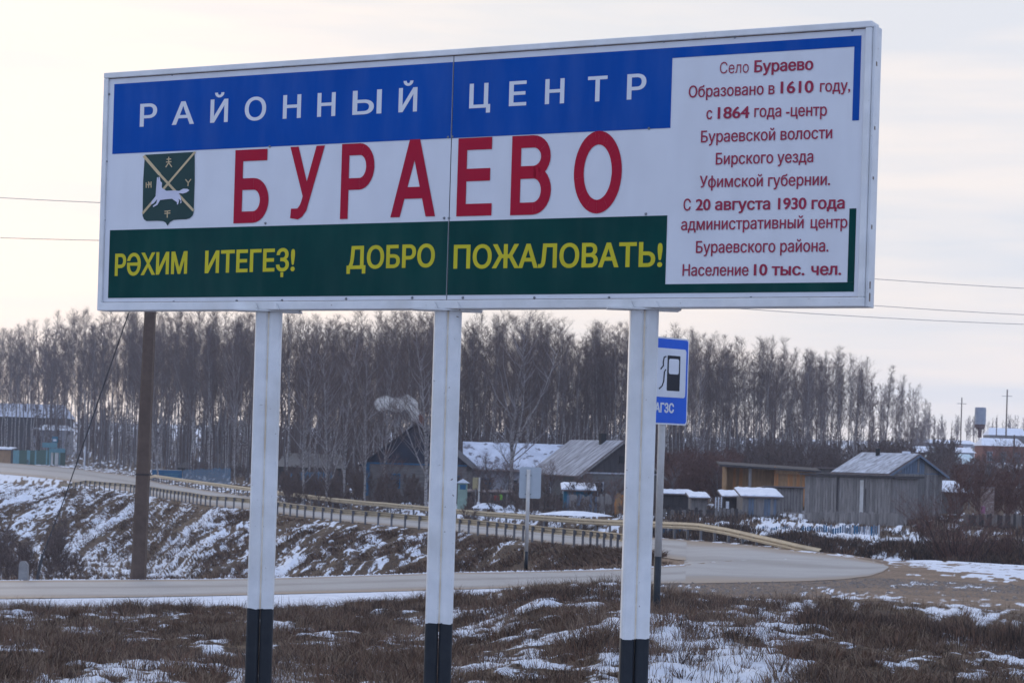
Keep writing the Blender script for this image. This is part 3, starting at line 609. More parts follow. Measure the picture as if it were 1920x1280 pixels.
# posts, each two welded channels on a head plate
def post(pxt, pyb, dd):
    a, _ = sp(pxt, 580, -.09); PW = .104
    o = thing_part = bpy.data.objects.new('post', None)
    rel = math.radians(3) - SANG
    def mk(name, z0, z1, m, parent, grow=0.0, label=None):
        mb = MB(); Mx = Matrix.Translation((a, .09, 0)) @ Matrix.Rotation(rel, 4, 'Z')
        for sgn in (-1, 1):
            x0, x1 = (-PW - .003, -.003) if sgn < 0 else (.003, PW + .003); r = .028; y0, y1 = -.062 - grow, .062 + grow; x0 -= grow; x1 += grow
            prof = []
            for cx, cy, a0 in ((x1 - r, y1 - r, 0), (x0 + r, y1 - r, 90), (x0 + r, y0 + r, 180), (x1 - r, y0 + r, 270)):
                prof += [(cx + r * math.cos(math.radians(a0 + k * 30)), cy + r * math.sin(math.radians(a0 + k * 30))) for k in range(4)]
            n = len(prof); J = [random.Random(int(a * 100) + i + (sgn > 0) * 50).uniform(-.007, .007) for i in range(n)]; v = [Mx @ Vector((x, y, z0 + (J[i] if z0 > 0 else 0))) for i, (x, y) in enumerate(prof)] + [Mx @ Vector((x, y, z1 + (J[i] if z1 < dz + .1 else 0))) for i, (x, y) in enumerate(prof)]
            mb.add(v, [tuple(range(n))[::-1], tuple(range(n, 2 * n))] + [(i, (i + 1) % n, (i + 1) % n + n, i + n) for i in range(n)])
        ob = mb.build(name, m, parent)
        if label: ob['label'] = label
        return ob
    # height of the black band
    wp = Vector((SX0 + ux * a - nx * .09, SY0 + uy * a - ny * .09, 0)); dz = EYE + h_of(pxt - (pyb - 580) * .03, pyb) * wp.y / F - SG0
    p = mk('post', dz, Z0 - .013, white_paint, sign); mk('painted_base', -.5, dz - .001, black_paint, p, .0, 'black painted lower part')
    seam = MB().box(-.011, .011, -.047, .05, dz, Z0 - .02, Matrix.Translation((a, .09, 0)) @ Matrix.Rotation(rel, 4, 'Z')).build('weld_seam', rust_highlight, p)  # the seam's cream colour paints in the bright edge between the channels
    pl = MB().box(-.27, .27, -.09, .12, Z0 - .012, Z0 - .001, Matrix.Translation((a, .08, 0)) @ Matrix.Rotation(rel, 4, 'Z')).build('head_plate', white_paint, p)
    for k in (-.11, .09):
        MB().prism([(k, 0.002), (k + .07, .002), (k + .05, .05)], Matrix.Translation((a, -.004, Z0)), -.02, -.005).build('gusset', white_paint, p)
post(505, 1140, 0); post(840.5, 1167, 0); post(1208, 1196, 0)

# ------------------------------------------------------------------ fuel station sign on its own post
gs = at(1231, 1128, 30.0); gz = ground_at(gs.x, gs.y)
gas = thing('fuel_station_sign', 'blue fuel station road sign on a post behind the right sign post', 'road sign', (gs.x, gs.y, gz - .02), math.radians(44))
sbl = mat('sign_blue', (.008, .11, .60), (.007, .09, .52), 1.5, .4); swh = mat('sign_white', (.68, .69, .73), None, 2, .4); sgrey = mat('sign_back_grey', (.42, .46, .50), (.38, .42, .46), 3, .5); sblk = mat('sign_black', (.012, .012, .018), None, 4, .45)
pt = at(1248, 630, 30.0).z - gz; pb_ = at(1248, 793, 30.0).z - gz; GH = pt - pb_; GW = .80
def rr(mb, x0, x1, z0, z1, r, y0, y1):
    pr = []
    for cx, cz, a0 in ((x1 - r, z1 - r, 0), (x0 + r, z1 - r, 90), (x0 + r, z0 + r, 180), (x1 - r, z0 + r, 270)): pr += [(cx + r * math.cos(math.radians(a0 + k * 18)), cz + r * math.sin(math.radians(a0 + k * 18))) for k in range(6)]
    mb.prism(pr, None, y0, y1); return mb
off = .055
rr(MB(), off - GW / 2, off + GW / 2, pb_, pt, .05, -.065, -.045).build('sign_plate', swh, gas)
rr(MB(), off - GW / 2 + .022, off + GW / 2 - .022, pb_ + .022, pt - .022, .04, -.068, -.0655).build('blue_face', sbl, gas)
ix0, ix1 = off - GW / 2 + .06, off + GW / 2 - .06
iz0, iz1 = pt - GH * .685, pt - GH * .125
wf = rr(MB(), ix0, ix1, iz0, iz1, .04, -.0705, -.0683).build('white_field', swh, gas)
pump = thing_ = MB(); px0, px1 = off - .055, off + .215; pz0, pz1 = pt - GH * .61, pt - GH * .205
rr(pump, px0, px1, pz0, pz1, .012, -.0725, -.0708)
hz = MB()
for P in ([(px0 - .035, pz1 - .02), (px0 - .075, pz1 - .03), (px0 - .09, pz1 - .10), (px0 - .085, pz1 - .15), (px0 - .14, pz1 - .2)], [(px0 - .035, pz1 - .20), (px0 - .06, pz1 - .24), (px0 - .07, pz0 + .13), (px0 - .10, pz0 + .06), (px0 - .16, pz0 + .02)]):
    hz.tube([(x, -.072, z) for x, z in P], .010, 6)
pm = pump.build('pump_symbol', sblk, gas); hz.build('hose_symbol', sblk, gas)
rr(MB(), px0 + .03, px1 - .03, pz1 - .26, pz1 - .045, .03, -.0745, -.0728).build('pump_window', swh, pm)
zz = pb_ + GH * .135
v, f = fill(fit('АГЗС', off - .29, off + .11, zz, .14, .007, .006, 0)); o = MB().add([(x, -.0705, z) for x, z in v], f).build('lettering', swh, gas); o['label'] = 'white letters АГЗС'; o['kind'] = 'stuff'
zbk = at(1231, 1040, 30).z - gz; ln = .055
MB().tube([(0, 0, zbk + .001), (0, 0, pb_ + GH * .9)], .052, 12).build('post', mat('pale_post', (.58, .56, .54), (.48, .46, .44), 6, .6, dirt=(.4, .36, .3)), gas, smooth=True)
MB().tube([(0, 0, -.3), (0, 0, zbk)], .053, 12).build('painted_base', black_paint, gas, smooth=True)

# rear side of a sign by the side road
bs = at(986, 1058, 61.0)
rs = thing('road_sign_back', 'grey back of a road sign on a black footed post beside the side road', 'road sign', bs, math.radians(-3))
k = bs.y / F; top = 183 * k
rr(MB(), -.31 + .05, .31 + .05, top - 62 * k + .05, top - .0, .05, .045, .06).build('sign_plate', sgrey, rs)
MB().tube([(0, 0, 25 * k), (0, 0, top - .07)], .055, 10).build('post', MATS['pale_post'], rs, smooth=True)
MB().tube([(0, 0, -.2), (0, 0, 25 * k - .001)], .056, 10).build('painted_base', black_paint, rs, smooth=True)
for zc in (top - .24, top - .78):
    MB().box(-.09, .09, .03, .044, zc - .015, zc + .015).build('clamp', steel, rs)

# ------------------------------------------------------------------ utility pole, guy wire, cables
conc = mat('brown_grey_concrete', (.125, .088, .070), (.09, .064, .052), 4, .85, .4, spots=(.30, .10, .09), spot_scale=.9, spot_at=.78)
def beside_road(px, dd): 
    d = float(np.interp(px, PXK, R6[0])) + dd; h = (-1.6 - EYE) / d * F; x = s_of(px, h) * d / F; return Vector((x, d, ground_at(x, d)))
up = beside_road(259, 1.1); up_top = at(281.5, 585, up.y)
pole = thing('utility_pole', 'brown grey concrete utility pole rising behind the sign', 'pole', up)
lean = (up_top.x - up.x) / (up_top.z - up.z); Hh = at(281, 372, up.y).z - up.z
def trap(z0, z1, w0, w1):
    mb = MB()
    def ringp(z, w): x = lean * z; return [(x - w * .5, -w * .30, z), (x - w * .34, -w * .52, z), (x + w * .5, -w * .52, z), (x + w * .5, w * .45, z), (x - w * .5, w * .45, z)]
    v = ringp(z0, w0) + ringp(z1, w1); mb.add(v, [(4, 3, 2, 1, 0), (5, 6, 7, 8, 9)] + [(i, (i + 1) % 5, (i + 1) % 5 + 5, i + 5) for i in range(5)]); return mb
trap(-.4, Hh, .335, .215).build('shaft', conc, pole)
zb_ = at(268, 889, up.y).z - up.z
trap(zb_ - .02, zb_ + .02, .335, .332).build('steel_band', dark_line, pole)
MB().box(-.9 + lean * (Hh - .5), .9 + lean * (Hh - .5), -.22, -.12, Hh - .55, Hh - .45).build('crossarm', steel, pole)
cpor = mat('porcelain', (.5, .5, .48), None, 4, .3)
for dx in (-.8, .0, .8): MB().tube([(dx + lean * Hh, -.17, Hh - .45), (dx + lean * Hh, -.17, Hh - .25)], [.05, .03], 8).build('insulator', cpor, pole)
wire_m = mat('wire_dark', (.05, .05, .055), None, 5, .6); wire_g = mat('wire_grey', (.34, .33, .35), None, 5, .6)
g0 = at(243, 582, up.y); g0 = up + Vector((lean * 7.2, -.1, 7.2)); gb = drape(70, 1084)
pa = at(243, 582, up.y - .3); dirv = at(120, 936, up.y - .6)
def cable(name, P, r, m, label, cat, group=None):
    mb = MB(); mb.tube(P, r, 5); o = mb.build(name, m, None); return tag(o, label, cat, group)
gtop = at(310, 391, up.y - .2); gbot = at(70, 1080, up.y + .5)
cable('guy_wire', [Vector((up.x + lean * (Hh - .8), up.y - .15, up.z + Hh - .8)), at(243, 582, up.y - .05), at(182, 758, up.y), at(120, 936, up.y + .2), at(80, 1040, up.y - .3)], .013, wire_m, 'dark guy wire slanting down from the utility pole', 'wire')
cable('guy_anchor_rod', [at(80, 1038, up.y - .3), at(68, 1092, up.y - .5)], .035, wire_m, 'short dark anchor rod at the foot of the guy wire', 'rod')
def sag(p, q, s, n=14): return [p.lerp(q, i / n) - Vector((0, 0, s * 4 * (i / n) * (1 - i / n))) for i in range(n + 1)]
tops = [Vector((up.x + dx + lean * Hh, up.y - .17, up.z + Hh - .25)) for dx in (-.8, .8, 0)]
Lw = [(at(-260, 355, 62), 'upper cable crossing the sky left of the sign'), (at(-260, 428, 62), 'lower cable crossing the sky left of the sign')]
tgt0 = at(262, 383, up.y - .17); tgt1 = at(262, 452, up.y - .17)
cable('cable', sag(at(-260, 352, 70), tgt0, .05), .009, wire_g, 'upper cable crossing the sky left of the board', 'cable', 'cables left of the board')
cable('cable', sag(at(-260, 433, 70), tgt1, .05), .009, wire_g, 'lower cable crossing the sky left of the board', 'cable', 'cables left of the board')
def rcable(p0, p1, p2, d0, d1, d2, label):
    a, b_, c = at(*p0, d0), at(*p1, d1), at(*p2, d2); P = []
    for i in range(19):
        tt = i / 18; P.append(a * (2 * (tt - .5) * (tt - 1)) + b_ * (-4 * tt * (tt - 1)) + c * (2 * tt * (tt - .5)))
    cable('cable', P, .009, wire_g, label, 'cable', 'cables right of the board')
rcable((262, 383), (1640, 523), (2500, 556), up.y, 62, 72, 'topmost of the three thin cables right of the board')
rcable((262, 425), (1640, 573), (2500, 600), up.y, 62, 72, 'middle one of the three thin cables right of the board')
rcable((262, 470), (1640, 595), (2500, 611), up.y, 62, 72, 'lowest thin cable, passing just under the board on the right')
st = beside_road(44, 1.0); stub = MB(); stub.prism([(-.105, -.1), (.105, -.1), (.10, .36), (.03, .45), (-.07, .44), (-.10, .38)], None, -.08, .08)
tag(stub.build('marker_stone', mat('grey_concrete', (.27, .26, .25), (.2, .19, .19), 7, .85, .4), None, st), 'short pale concrete marker stub beside the side road', 'marker')

# ------------------------------------------------------------------ guard rails
rail_tan = mat('rail_tan', (.50, .415, .285), (.42, .34, .23), 1.5, .5, dirt=(.30, .24, .18)); rail_grey = mat('rail_back', (.33, .285, .21), (.25, .22, .17), 2, .6); post_grey = mat('rail_post_grey', (.15, .15, .16), (.11, .11, .12), 5, .6)
WP = [(0.0, .0), (.0, .035), (.075, .07), (.075, .115), (.012, .15), (.012, .165), (.075, .20), (.075, .245), (0, .28), (0, .315)]   # (proud, height) of a W beam
def resample(P, step):
    P = [Vector(p) for p in P]; D = [0]
    for i in range(1, len(P)): D.append(D[-1] + (P[i] - P[i - 1]).length)
    n = max(2, int(D[-1] / step)); out = []
    for i in range(n + 1):
        x = D[-1] * i / n; k = max(0, min(len(P) - 2, int(np.searchsorted(D, x)) - 1)); w = (x - D[k]) / max(D[k + 1] - D[k], 1e-6); out.append(P[k].lerp(P[k + 1], w))
    return out
def rail_points(poly, post=True):
    out = []
    for px, py in poly: out.append(drape(px, py))
    return out
def guard_rail(name, label, pts, face, post_step, tops, m, taper0=0, taper1=0, spacer=True, mback=None):
    """pts: ground points along the rail; face=+1 when the beam's front looks to the left of travel"""
    root = thing(name, label, 'guard rail', pts[0]); o0 = Vector(pts[0]); P = resample(pts, post_step); n = len(P)
    def hgt(i):
        h = tops
        if taper0 and i < taper0: h = tops * (.18 + .82 * i / taper0)
        if taper1 and i > n - 1 - taper1: h = tops * (.18 + .82 * (n - 1 - i) / taper1)
        return h
    pm = None; vs = []; fs = []; kk = len(WP)
    for i, p in enumerate(P):
        tg = (P[min(i + 1, n - 1)] - P[max(i - 1, 0)]); tg.z = 0; tg.normalize(); nrm = Vector((-tg.y, tg.x, 0)) * face; h = hgt(i)
        for (o_, z) in WP: vs.append(p - o0 + nrm * (.09 + o_) + Vector((0, 0, h - .315 + z)))
    fs = [(i * kk + j, i * kk + j + 1, (i + 1) * kk + j + 1, (i + 1) * kk + j) for i in range(n - 1) for j in range(kk - 1)]
    mb = MB(); mb.add(vs, fs); b0 = mb.build('beam', m, root); sm = b0.modifiers.new('thickness', 'SOLIDIFY'); sm.thickness = .008
    pmesh = None
    for i, p in enumerate(P):
        h = hgt(i)
        if h < tops * .5: continue
        tg = (P[min(i + 1, n - 1)] - P[max(i - 1, 0)]); tg.z = 0; tg.normalize(); a = math.atan2(tg.y, tg.x)
        if pmesh is None:
            pw_ = .026 if post_step < 1.6 else .05; q = MB().box(-pw_, pw_, -.05, .05, -.5, tops - .03); q.box(-pw_ * 1.5, pw_ * 1.5, min(.05 * face, .10 * face), max(.05 * face, .10 * face), tops - .25, tops - .06)
            if spacer: q.box(-.05, .05, min(.1 * face, .14 * face), max(.1 * face, .14 * face), tops - .19, tops - .125)
            po = q.build('post', post_grey, root); pmesh = po.data
        else: po = link('post', pmesh, root)
        po.location = p - o0 + Vector((0, 0, h - tops)); po.rotation_euler = (0, 0, a)
    return root, P
near = [(112, 911), (160, 914), (250, 925), (320, 936), (390, 948), (480, 958), (540, 967), (600, 975), (680, 982), (760, 990), (870, 1000), (930, 1008), (1000, 1016), (1045, 1021), (1090, 1026), (1130, 1031), (1158, 1036), (1178, 1042), (1190, 1050)]
def crest_pt(px, dd=0.0):   # point on the embankment crest line
    out = None; d = np.interp(px, PXK, K[0]) + dd; z = np.interp(px, PXK, K[1]); h = (z - EYE) / d * F; s = s_of(px, h); x = s * d / F
    return Vector((x, d, ground_at(x, d)))
npts = [crest_pt(px) for px in list(range(112, 1131, 22)) + [1142, 1152, 1160]]
e = npts[-1]; npts += [Vector((e.x + .25, e.y - 2.5, 0)), Vector((e.x + .2, e.y - 5, 0)), Vector((e.x - .1, e.y - 7.5, 0))]
for p in npts[-3:]: p.z = ground_at(p.x, p.y) 
guard_rail('guard_rail', 'near guard rail seen from behind, many grey posts along the embankment', npts, 1, 1.55, .78, rail_tan, taper0=5, taper1=0)
def far_pt(px):
    d = np.interp(px, PXK, R12[0]) + 1.3; z = np.interp(px, PXK, R12[1]); h = (z - EYE) / d * F; s = s_of(px, h); x = s * d / F
    return Vector((x, d, ground_at(x, d)))
fpts = [far_pt(px) for px in list(range(272, 1568, 24))]
guard_rail('guard_rail', 'far tan guard rail facing the road, curving down to its end on the right', fpts, -1, 2.2, .80, rail_tan, taper0=8, taper1=8)
bag = drape(1483, 1021); mb = MB(); mb.prism([(-.2, 0), (.12, 0), (.26, .1), (.24, .2), (.08, .17), (-.12, .07)], None, -.12, .12)
tag(mb.build('plastic_bag', swh, None, bag, bevel=.03), 'crumpled white plastic bag lying on the verge below the far guard rail', 'bag')

# ------------------------------------------------------------------ village
snow_m = mat('roof_snow', (.78, .80, .86), (.66, .69, .76), 1.6, .8, .3)
patchy = mat('patchy_roof_snow', (.60, .63, .72), (.46, .49, .57), .9, .85, .3, spots=(.16, .15, .17), spot_scale=1.6, spot_at=.58)
streaky = mat('streaky_roof_snow', (.46, .47, .52), (.16, .155, .165), 1.2, .85, .4, stretch=(.7, 3, .7))
thin_snow = mat('thin_snow_on_slate', (.56, .58, .64), (.24, .235, .25), 1.7, .85, .4, stretch=(1, 2.5, 1))
slate = mat('old_slate', (.15, .13, .13), (.20, .15, .14), 2.0, .8, .4)
board_grey = mat('weathered_boards', (.29, .26, .245), (.165, .15, .14), 2.2, .85, .4, stretch=(4, 4, .5))
board_mid = mat('mid_grey_boards', (.215, .195, .185), (.13, .118, .11), 2.2, .85, .4, stretch=(4, 4, .5))
board_dark = mat('dark_boards', (.075, .065, .065), (.045, .04, .042), 2.2, .85, .4, stretch=(4, 4, .5))
board_orange = mat('fresh_orange_boards', (.56, .25, .09), (.34, .16, .07), 1.6, .8, .3, stretch=(4, 4, .5))
board_ochre = mat('ochre_boards', (.42, .25, .125), (.25, .155, .085), 1.8, .8, .3, stretch=(4, 4, .5))
board_blue = mat('blue_grey_boards', (.16, .20, .26), (.10, .13, .175), 2.2, .8, .3, stretch=(4, 4, .5))
blue_roof = mat('dark_blue_roof', (.03, .038, .06), (.025, .028, .042), 1.2, .7)
wall_beige = mat('limewashed_log_wall', (.20, .18, .165), (.13, .115, .11), 1.8, .9, .4, stretch=(.5, .5, 5))
wall_white = mat('whitewashed_wall', (.36, .35, .37), (.26, .25, .27), 1.0, .9)
wall_grey = mat('grey_green_boards', (.165, .155, .145), (.12, .112, .105), 2.0, .85, stretch=(.5, .5, 5))
brick_m = mat('red_brick', (.24, .085, .055), (.17, .065, .045), 3.0, .9, .3)
paint_blue = mat('blue_paint', (.02, .13, .25), (.015, .09, .18), 3, .6)
paint_teal = mat('teal_paint', (.03, .16, .24), (.025, .12, .18), 3, .6)
paint_green = mat('dark_green_sheet', (.015, .085, .065), (.012, .06, .05), 3, .5)
turq = mat('turquoise_sheet', (.10, .26, .30), (.08, .2, .24), 2, .6)
pale_green = mat('pale_green_paint', (.27, .36, .30), (.2, .27, .23), 2, .7)
frame_w = mat('window_frame_white', (.42, .42, .45), None, 3, .6); glass_m = mat('dark_glass', (.03, .035, .045), (.05, .06, .07), .8, .12, spec=.6)
soot = mat('soot_metal', (.02, .02, .022), None, 4, .7)

def part(name, m, parent, dims, Mx=None): return MB().box(*dims, Mx).build(name, m, parent)
def window(root, x, z, w, h, y, m=frame_w, face='y', sgn=-1):
    """a real frame with crossbars standing proud of the wall, its pane set back"""
    t_ = .07; mb = MB(); e = .05 * sgn
    def bx(a0, a1, c0, c1, d0, d1):
        lo, hi = sorted((y + d0 * sgn, y + d1 * sgn))
        if face == 'y': mb.box(a0, a1, lo, hi, c0, c1)
        else: mb.box(lo, hi, a0, a1, c0, c1)
    bx(x - w / 2, x + w / 2, z, z + t_, .002, .06); bx(x - w / 2, x + w / 2, z + h - t_, z + h, .002, .06)
    bx(x - w / 2, x - w / 2 + t_, z + t_, z + h - t_, .002, .06); bx(x + w / 2 - t_, x + w / 2, z + t_, z + h - t_, .002, .06)
    bx(x - .025, x + .025, z + t_, z + h - t_, .002, .05); bx(x - w / 2 + t_, x - .026, z + h * .62, z + h * .62 + .05, .002, .05); bx(x + .026, x + w / 2 - t_, z + h * .62, z + h * .62 + .05, .002, .05)
    f_ = mb.build('window', m, root); mb = MB(); lo, hi = sorted((y + .003 * sgn, y + .02 * sgn))
    if face == 'y': mb.box(x - w / 2 + t_, x + w / 2 - t_, lo, hi, z + t_, z + h - t_)
    else: mb.box(lo, hi, x - w / 2 + t_, x + w / 2 - t_, z + t_, z + h - t_)
    mb.build('pane', glass_m, f_); return f_
def planks(root, x0, x1, z0, z1f, y, m, w=.19, face='y', sgn=-1, name='plank', seed=0):
    """boards nailed side by side, each its own piece; z1f gives the top over x"""
    r = random.Random(seed); x = x0; cache = {}
    while x < x1 - .04:
        ww = min(w * r.uniform(.8, 1.15), x1 - x); zt = z1f(x + ww / 2) if callable(z1f) else z1f; zb = z0 + r.uniform(-.03, .05); g_ = .012; th = r.uniform(.018, .034)
        lo, hi = sorted((y + .002 * sgn, y + th * sgn))
        if face == 'y': MB().box(x + g_, x + ww - g_, lo, hi, zb, zt - r.uniform(0, .05)).build(name, r.choice(m) if isinstance(m, list) else m, root)
        else: MB().box(lo, hi, x + g_, x + ww - g_, zb, zt).build(name, r.choice(m) if isinstance(m, list) else m, root)
        x += ww
def house(name, label, cat, P, th, W, L, hw, hr, wall, roofm, snow=None, gable=None, over=.35, plank=None, chimney=None, gplank=None, seed=1, snow_cov=(0.0, 1.0), trim=None, group=None):
    """gable front at local y=-L/2, ridge along y"""
    root = thing(name, label, cat, P, math.radians(th), group); D = .5
    MB().prism([(-W / 2, -D), (W / 2, -D), (W / 2, hw), (-W / 2, hw)], None, -L / 2, L / 2).build('wall', wall, root)
    for sy in (-1, 1):
        g0 = MB().prism([(-W / 2, hw + .002), (W / 2, hw + .002), (0, hw + hr)], None, sy * L / 2 - (.08 if sy > 0 else -.0), sy * L / 2 + (.0 if sy > 0 else .08)).build('gable', gable or wall, root)
    sl = hr / (W / 2); ex = W / 2 + over; ez = hw - over * sl; q = math.hypot(1, sl); tk = .07
    rf = MB(); oy = L / 2 + .3
    for sg in (-1, 1): rf.prism([(sg * ex, ez + .02), (0.0 if sg < 0 else .001, hw + hr + .02), (0.0 if sg < 0 else .001, hw + hr + .02 + tk), (sg * ex, ez + .02 + tk)], None, -oy, oy)
    r_ = rf.build('roof', roofm, root)
    if snow:
        for sg in (-1, 1):
            a, b_ = snow_cov; f_ = lambda u_: (sg * ex * (1 - u_), ez + .02 + tk + (hw + hr - ez) * u_)
            (x0, z0_), (x1, z1_) = f_(a), f_(b_); n = 20; r = random.Random(seed + sg); vs = []; fs = []
            for i in range(n + 1):
                yy = -oy + .03 + (2 * oy - .06) * i / n; j_ = r.uniform(0, .05); aa = min(.6, max(0, a + j_)); (xa, za), (xb, zb) = f_(aa), f_(b_); h_ = r.uniform(.05, .09)
                vs += [(xa, yy, za + .004), (xa * .99 + xb * .01, yy, za + h_), (xb, yy, zb + h_), (xb, yy, zb + .004)]
            fs = [(i * 4 + k, i * 4 + k + 1, i * 4 + 5 + k, i * 4 + 4 + k) for i in range(n) for k in range(3)]
            MB().add(vs, fs).build('roof_snow', snow, r_)
    if trim is not None:
        tm = MB()
        for sg in (-1, 1): tm.prism([(sg * ex, ez - .12), (0 if sg < 0 else .001, hw + hr - .12), (0 if sg < 0 else .001, hw + hr + .015), (sg * ex, ez + .015)], None, -oy - .03, -oy)
        tm.build('barge_board', trim, root)
    if chimney:
        cx, cy, ch, cm = chimney; zc = hw + hr - abs(cx) * sl; part('chimney', cm, r_, (cx - .2, cx + .2, cy - .2, cy + .2, zc - .3, zc + ch))
    if plank: planks(root, -W / 2, W / 2, -.1, hw - .02, -L / 2, plank, seed=seed)
    if gplank: planks(root, -W / 2 + .15, W / 2 - .15, hw + .05, lambda x: hw + hr - abs(x) * sl - .05, -L / 2, gplank, w=.24, seed=seed)
    return root, r_
def GP(px, py, d): p = at(px, py, d); return p   # base on the sight line
def place(px, d, z=None):
    p = on_ground(px, d); return p
# gable house with thin grey snow, right behind the third post
d = 150; p = at(1168, 948, d)
h1, r1 = house('gable_house', 'grey gable house with thin grey snow on its slate roof, beside the blue shed', 'house', (p.x - 1.85, p.y + 3.6, p.z), 22, 5.9, 8.8, 2.3, 2.2, wall_grey, slate, None, board_dark, .5, chimney=(-.25, -1.6, .75, soot), trim=board_grey)
# its left slope carries rippled thin snow
sl = 2.2 / 2.95; MB().add([(-3.43 + 3.4 * u, y, 2.3 - .5 * sl + .115 + sl * 3.42 * u) for y in (-4.65, 4.65) for u in (0, 1)], [(0, 2, 3, 1)]).build('roof_snow', streaky, r1)
window(h1, -1.8, .55, .9, 1.1, -4.4); window(h1, 1.3, .5, 1.0, 1.1, -4.4); window(h1, -1.5, .4, .9, 1.1, -2.95, face='x'); window(h1, 1.6, .4, .9, 1.1, -2.95, face='x')
part('white_band', frame_w, h1, (-2.95, 2.95, -4.52, -4.44, 2.22, 2.32)); part('attic_vent', soot, h1, (-.2, .2, -4.5, -4.44, 3.0, 3.5))
# long snowy roof
d = 176; p = at(978, 946, d)
h2, r2 = house('long_house', 'long low pale house under an even snow roof, behind the big birch', 'house', (p.x, p.y + 3.5, p.z), 92, 7.2, 9.6, 2.9, 2.1, wall_white, slate, patchy, wall_white, .4, snow_cov=(.02, .97))
for y_ in (-3.2, -1.2, .9, 3.1): window(h2, y_, .9, .9, 1.2, -3.6, paint_blue if y_ > 2.5 else frame_w, face='x')
# dark blue gabled house behind birches
d = 168; p = at(784, 934, d)
h3, r3 = house('blue_gabled_house', 'large house with dark blue gable and beige walls behind the birches', 'house', (p.x, p.y + 4.5, p.z), -3, 8.0, 9.0, 2.75, 3.1, wall_beige, blue_roof, None, blue_roof, .45, chimney=(.1, -2.0, .9, brick_m))
for x_ in (-1.7, 1.4, 3.0): window(h3, x_, .75, .95, 1.15, -4.5, paint_blue)
part('blue_pilaster', paint_blue, h3, (-3.98, -3.65, -4.56, -4.505, .1, 2.6)); part('blue_eave_board', paint_blue, h3, (-4, 4, -4.58, -4.505, 2.62, 2.74))
# smoke from its chimney
sm_mat = bpy.data.materials.new('chimney_smoke'); sm_mat.use_nodes = True; t = sm_mat.node_tree; t.nodes.clear(); L = t.links.new
o_ = nn('ShaderNodeOutputMaterial'); pv = nn('ShaderNodeVolumePrincipled'); pv.inputs['Color'].default_value = (1, 1, 1, 1); pv.inputs['Anisotropy'].default_value = 0.0
co = nn('ShaderNodeTexCoord'); dn = mrange(noise(1.3, 6, .75), .45, .66, 0, 4.5); L(dn, pv.inputs['Density']); L(pv.outputs[0], o_.inputs['Volume'])
puff = MB()
pts_ = [(783, 797, .25), (782, 784, .5), (779, 772, .75), (772, 758, 1.0), (763, 752, 1.15), (750, 757, .95), (737, 757, .9), (724, 754, .95), (712, 757, .9), (702, 760, .65)]
def blob(mb, c, r, rng, seg=10, rings=7):
    vs = []; 
    for i in range(rings + 1):
        for j in range(seg):
            a, b_ = math.pi * i / rings, 2 * math.pi * j / seg; rr_ = r * rng.uniform(.82, 1.15); vs.append((c[0] + rr_ * math.sin(a) * math.cos(b_), c[1] + rr_ * math.sin(a) * math.sin(b_), c[2] + rr_ * math.cos(a)))
    mb.add(vs, [(i * seg + j, i * seg + (j + 1) % seg, (i + 1) * seg + (j + 1) % seg, (i + 1) * seg + j) for i in range(rings) for j in range(seg)])
Psm = [at(a, b_, 163) for a, b_, _ in pts_]; puff.tube([Psm[0] + (Psm[0] - Psm[1]) * .1] + Psm, [.15] + [r * .60 for _, _, r in pts_], 10)
so = puff.build('smoke', sm_mat, None, smooth=True); tag(so, 'pale chimney smoke drifting left in front of the birches', kind='stuff')
m = so.modifiers.new('sub', 'SUBSURF'); m.levels = m.render_levels = 2
tx = bpy.data.textures.new('puffs', 'CLOUDS'); tx.noise_scale = .7; m = so.modifiers.new('puff', 'DISPLACE'); m.texture = tx; m.strength = .7; m.texture_coords = 'GLOBAL'

# sheds and fences by the gable house
def shed(name, label, px0, px1, pyt, pyb, d, depth, m, roofm=None, snow=.12, th=0, slope=.25, plk=None, cat='shed', seed=3):
    a, b_ = at(px0, pyb, d), at(px1, pyb, d); W = (b_ - a).x; H_ = (pyb - pyt) * d / F; c = (a + b_) / 2
    root = thing(name, label, cat, (c.x, c.y, c.z), math.radians(th))
    part('wall', plk or (m[0] if isinstance(m, list) else m), root, (-W / 2, W / 2, .03, depth, -.4, H_ - .1))
    planks(root, -W / 2, W / 2, 0, H_ - .12, .03, m, w=.2, seed=seed)
    mb = MB(); z1 = H_; mb.add([(-W / 2 - .2, -.3, z1), (W / 2 + .2, -.3, z1), (W / 2 + .2, depth + .2, z1 + slope), (-W / 2 - .2, depth + .2, z1 + slope), (-W / 2 - .2, -.3, z1 - .08), (W / 2 + .2, -.3, z1 - .08), (W / 2 + .2, depth + .2, z1 + slope - .08), (-W / 2 - .2, depth + .2, z1 + slope - .08)],
        [(0, 1, 2, 3), (7, 6, 5, 4), (0, 4, 5, 1), (1, 5, 6, 2), (2, 6, 7, 3), (3, 7, 4, 0)]); rf = mb.build('roof', roofm or slate, root)
    if snow:
        n = 10; vs = []; r = random.Random(seed)
        for i in range(n + 1):
            x = -W / 2 - .17 + (W + .34) * i / n; h_ = snow * r.uniform(.45, .85) * (1 if 0 < i < n else .4); vs += [(x, -.27, z1 + .005), (x, -.24, z1 + h_ * .8), (x, depth * .5, z1 + slope * .5 + h_), (x, depth + .17, z1 + slope + h_ * .9), (x, depth + .17, z1 + slope + .005)]
        mb = MB().add(vs, [(i * 5 + k, i * 5 + 5 + k, i * 5 + 6 + k, i * 5 + 1 + k) for i in range(n) for k in range(4)]); mb.build('roof_snow', snow_m, rf)
    return root
shed('blue_shed', 'small blue shed with a thick snow slab on its roof, front of the gable house', 1056, 1112, 918, 957, 139, 2.2, paint_teal, slope=.35, snow=.2)
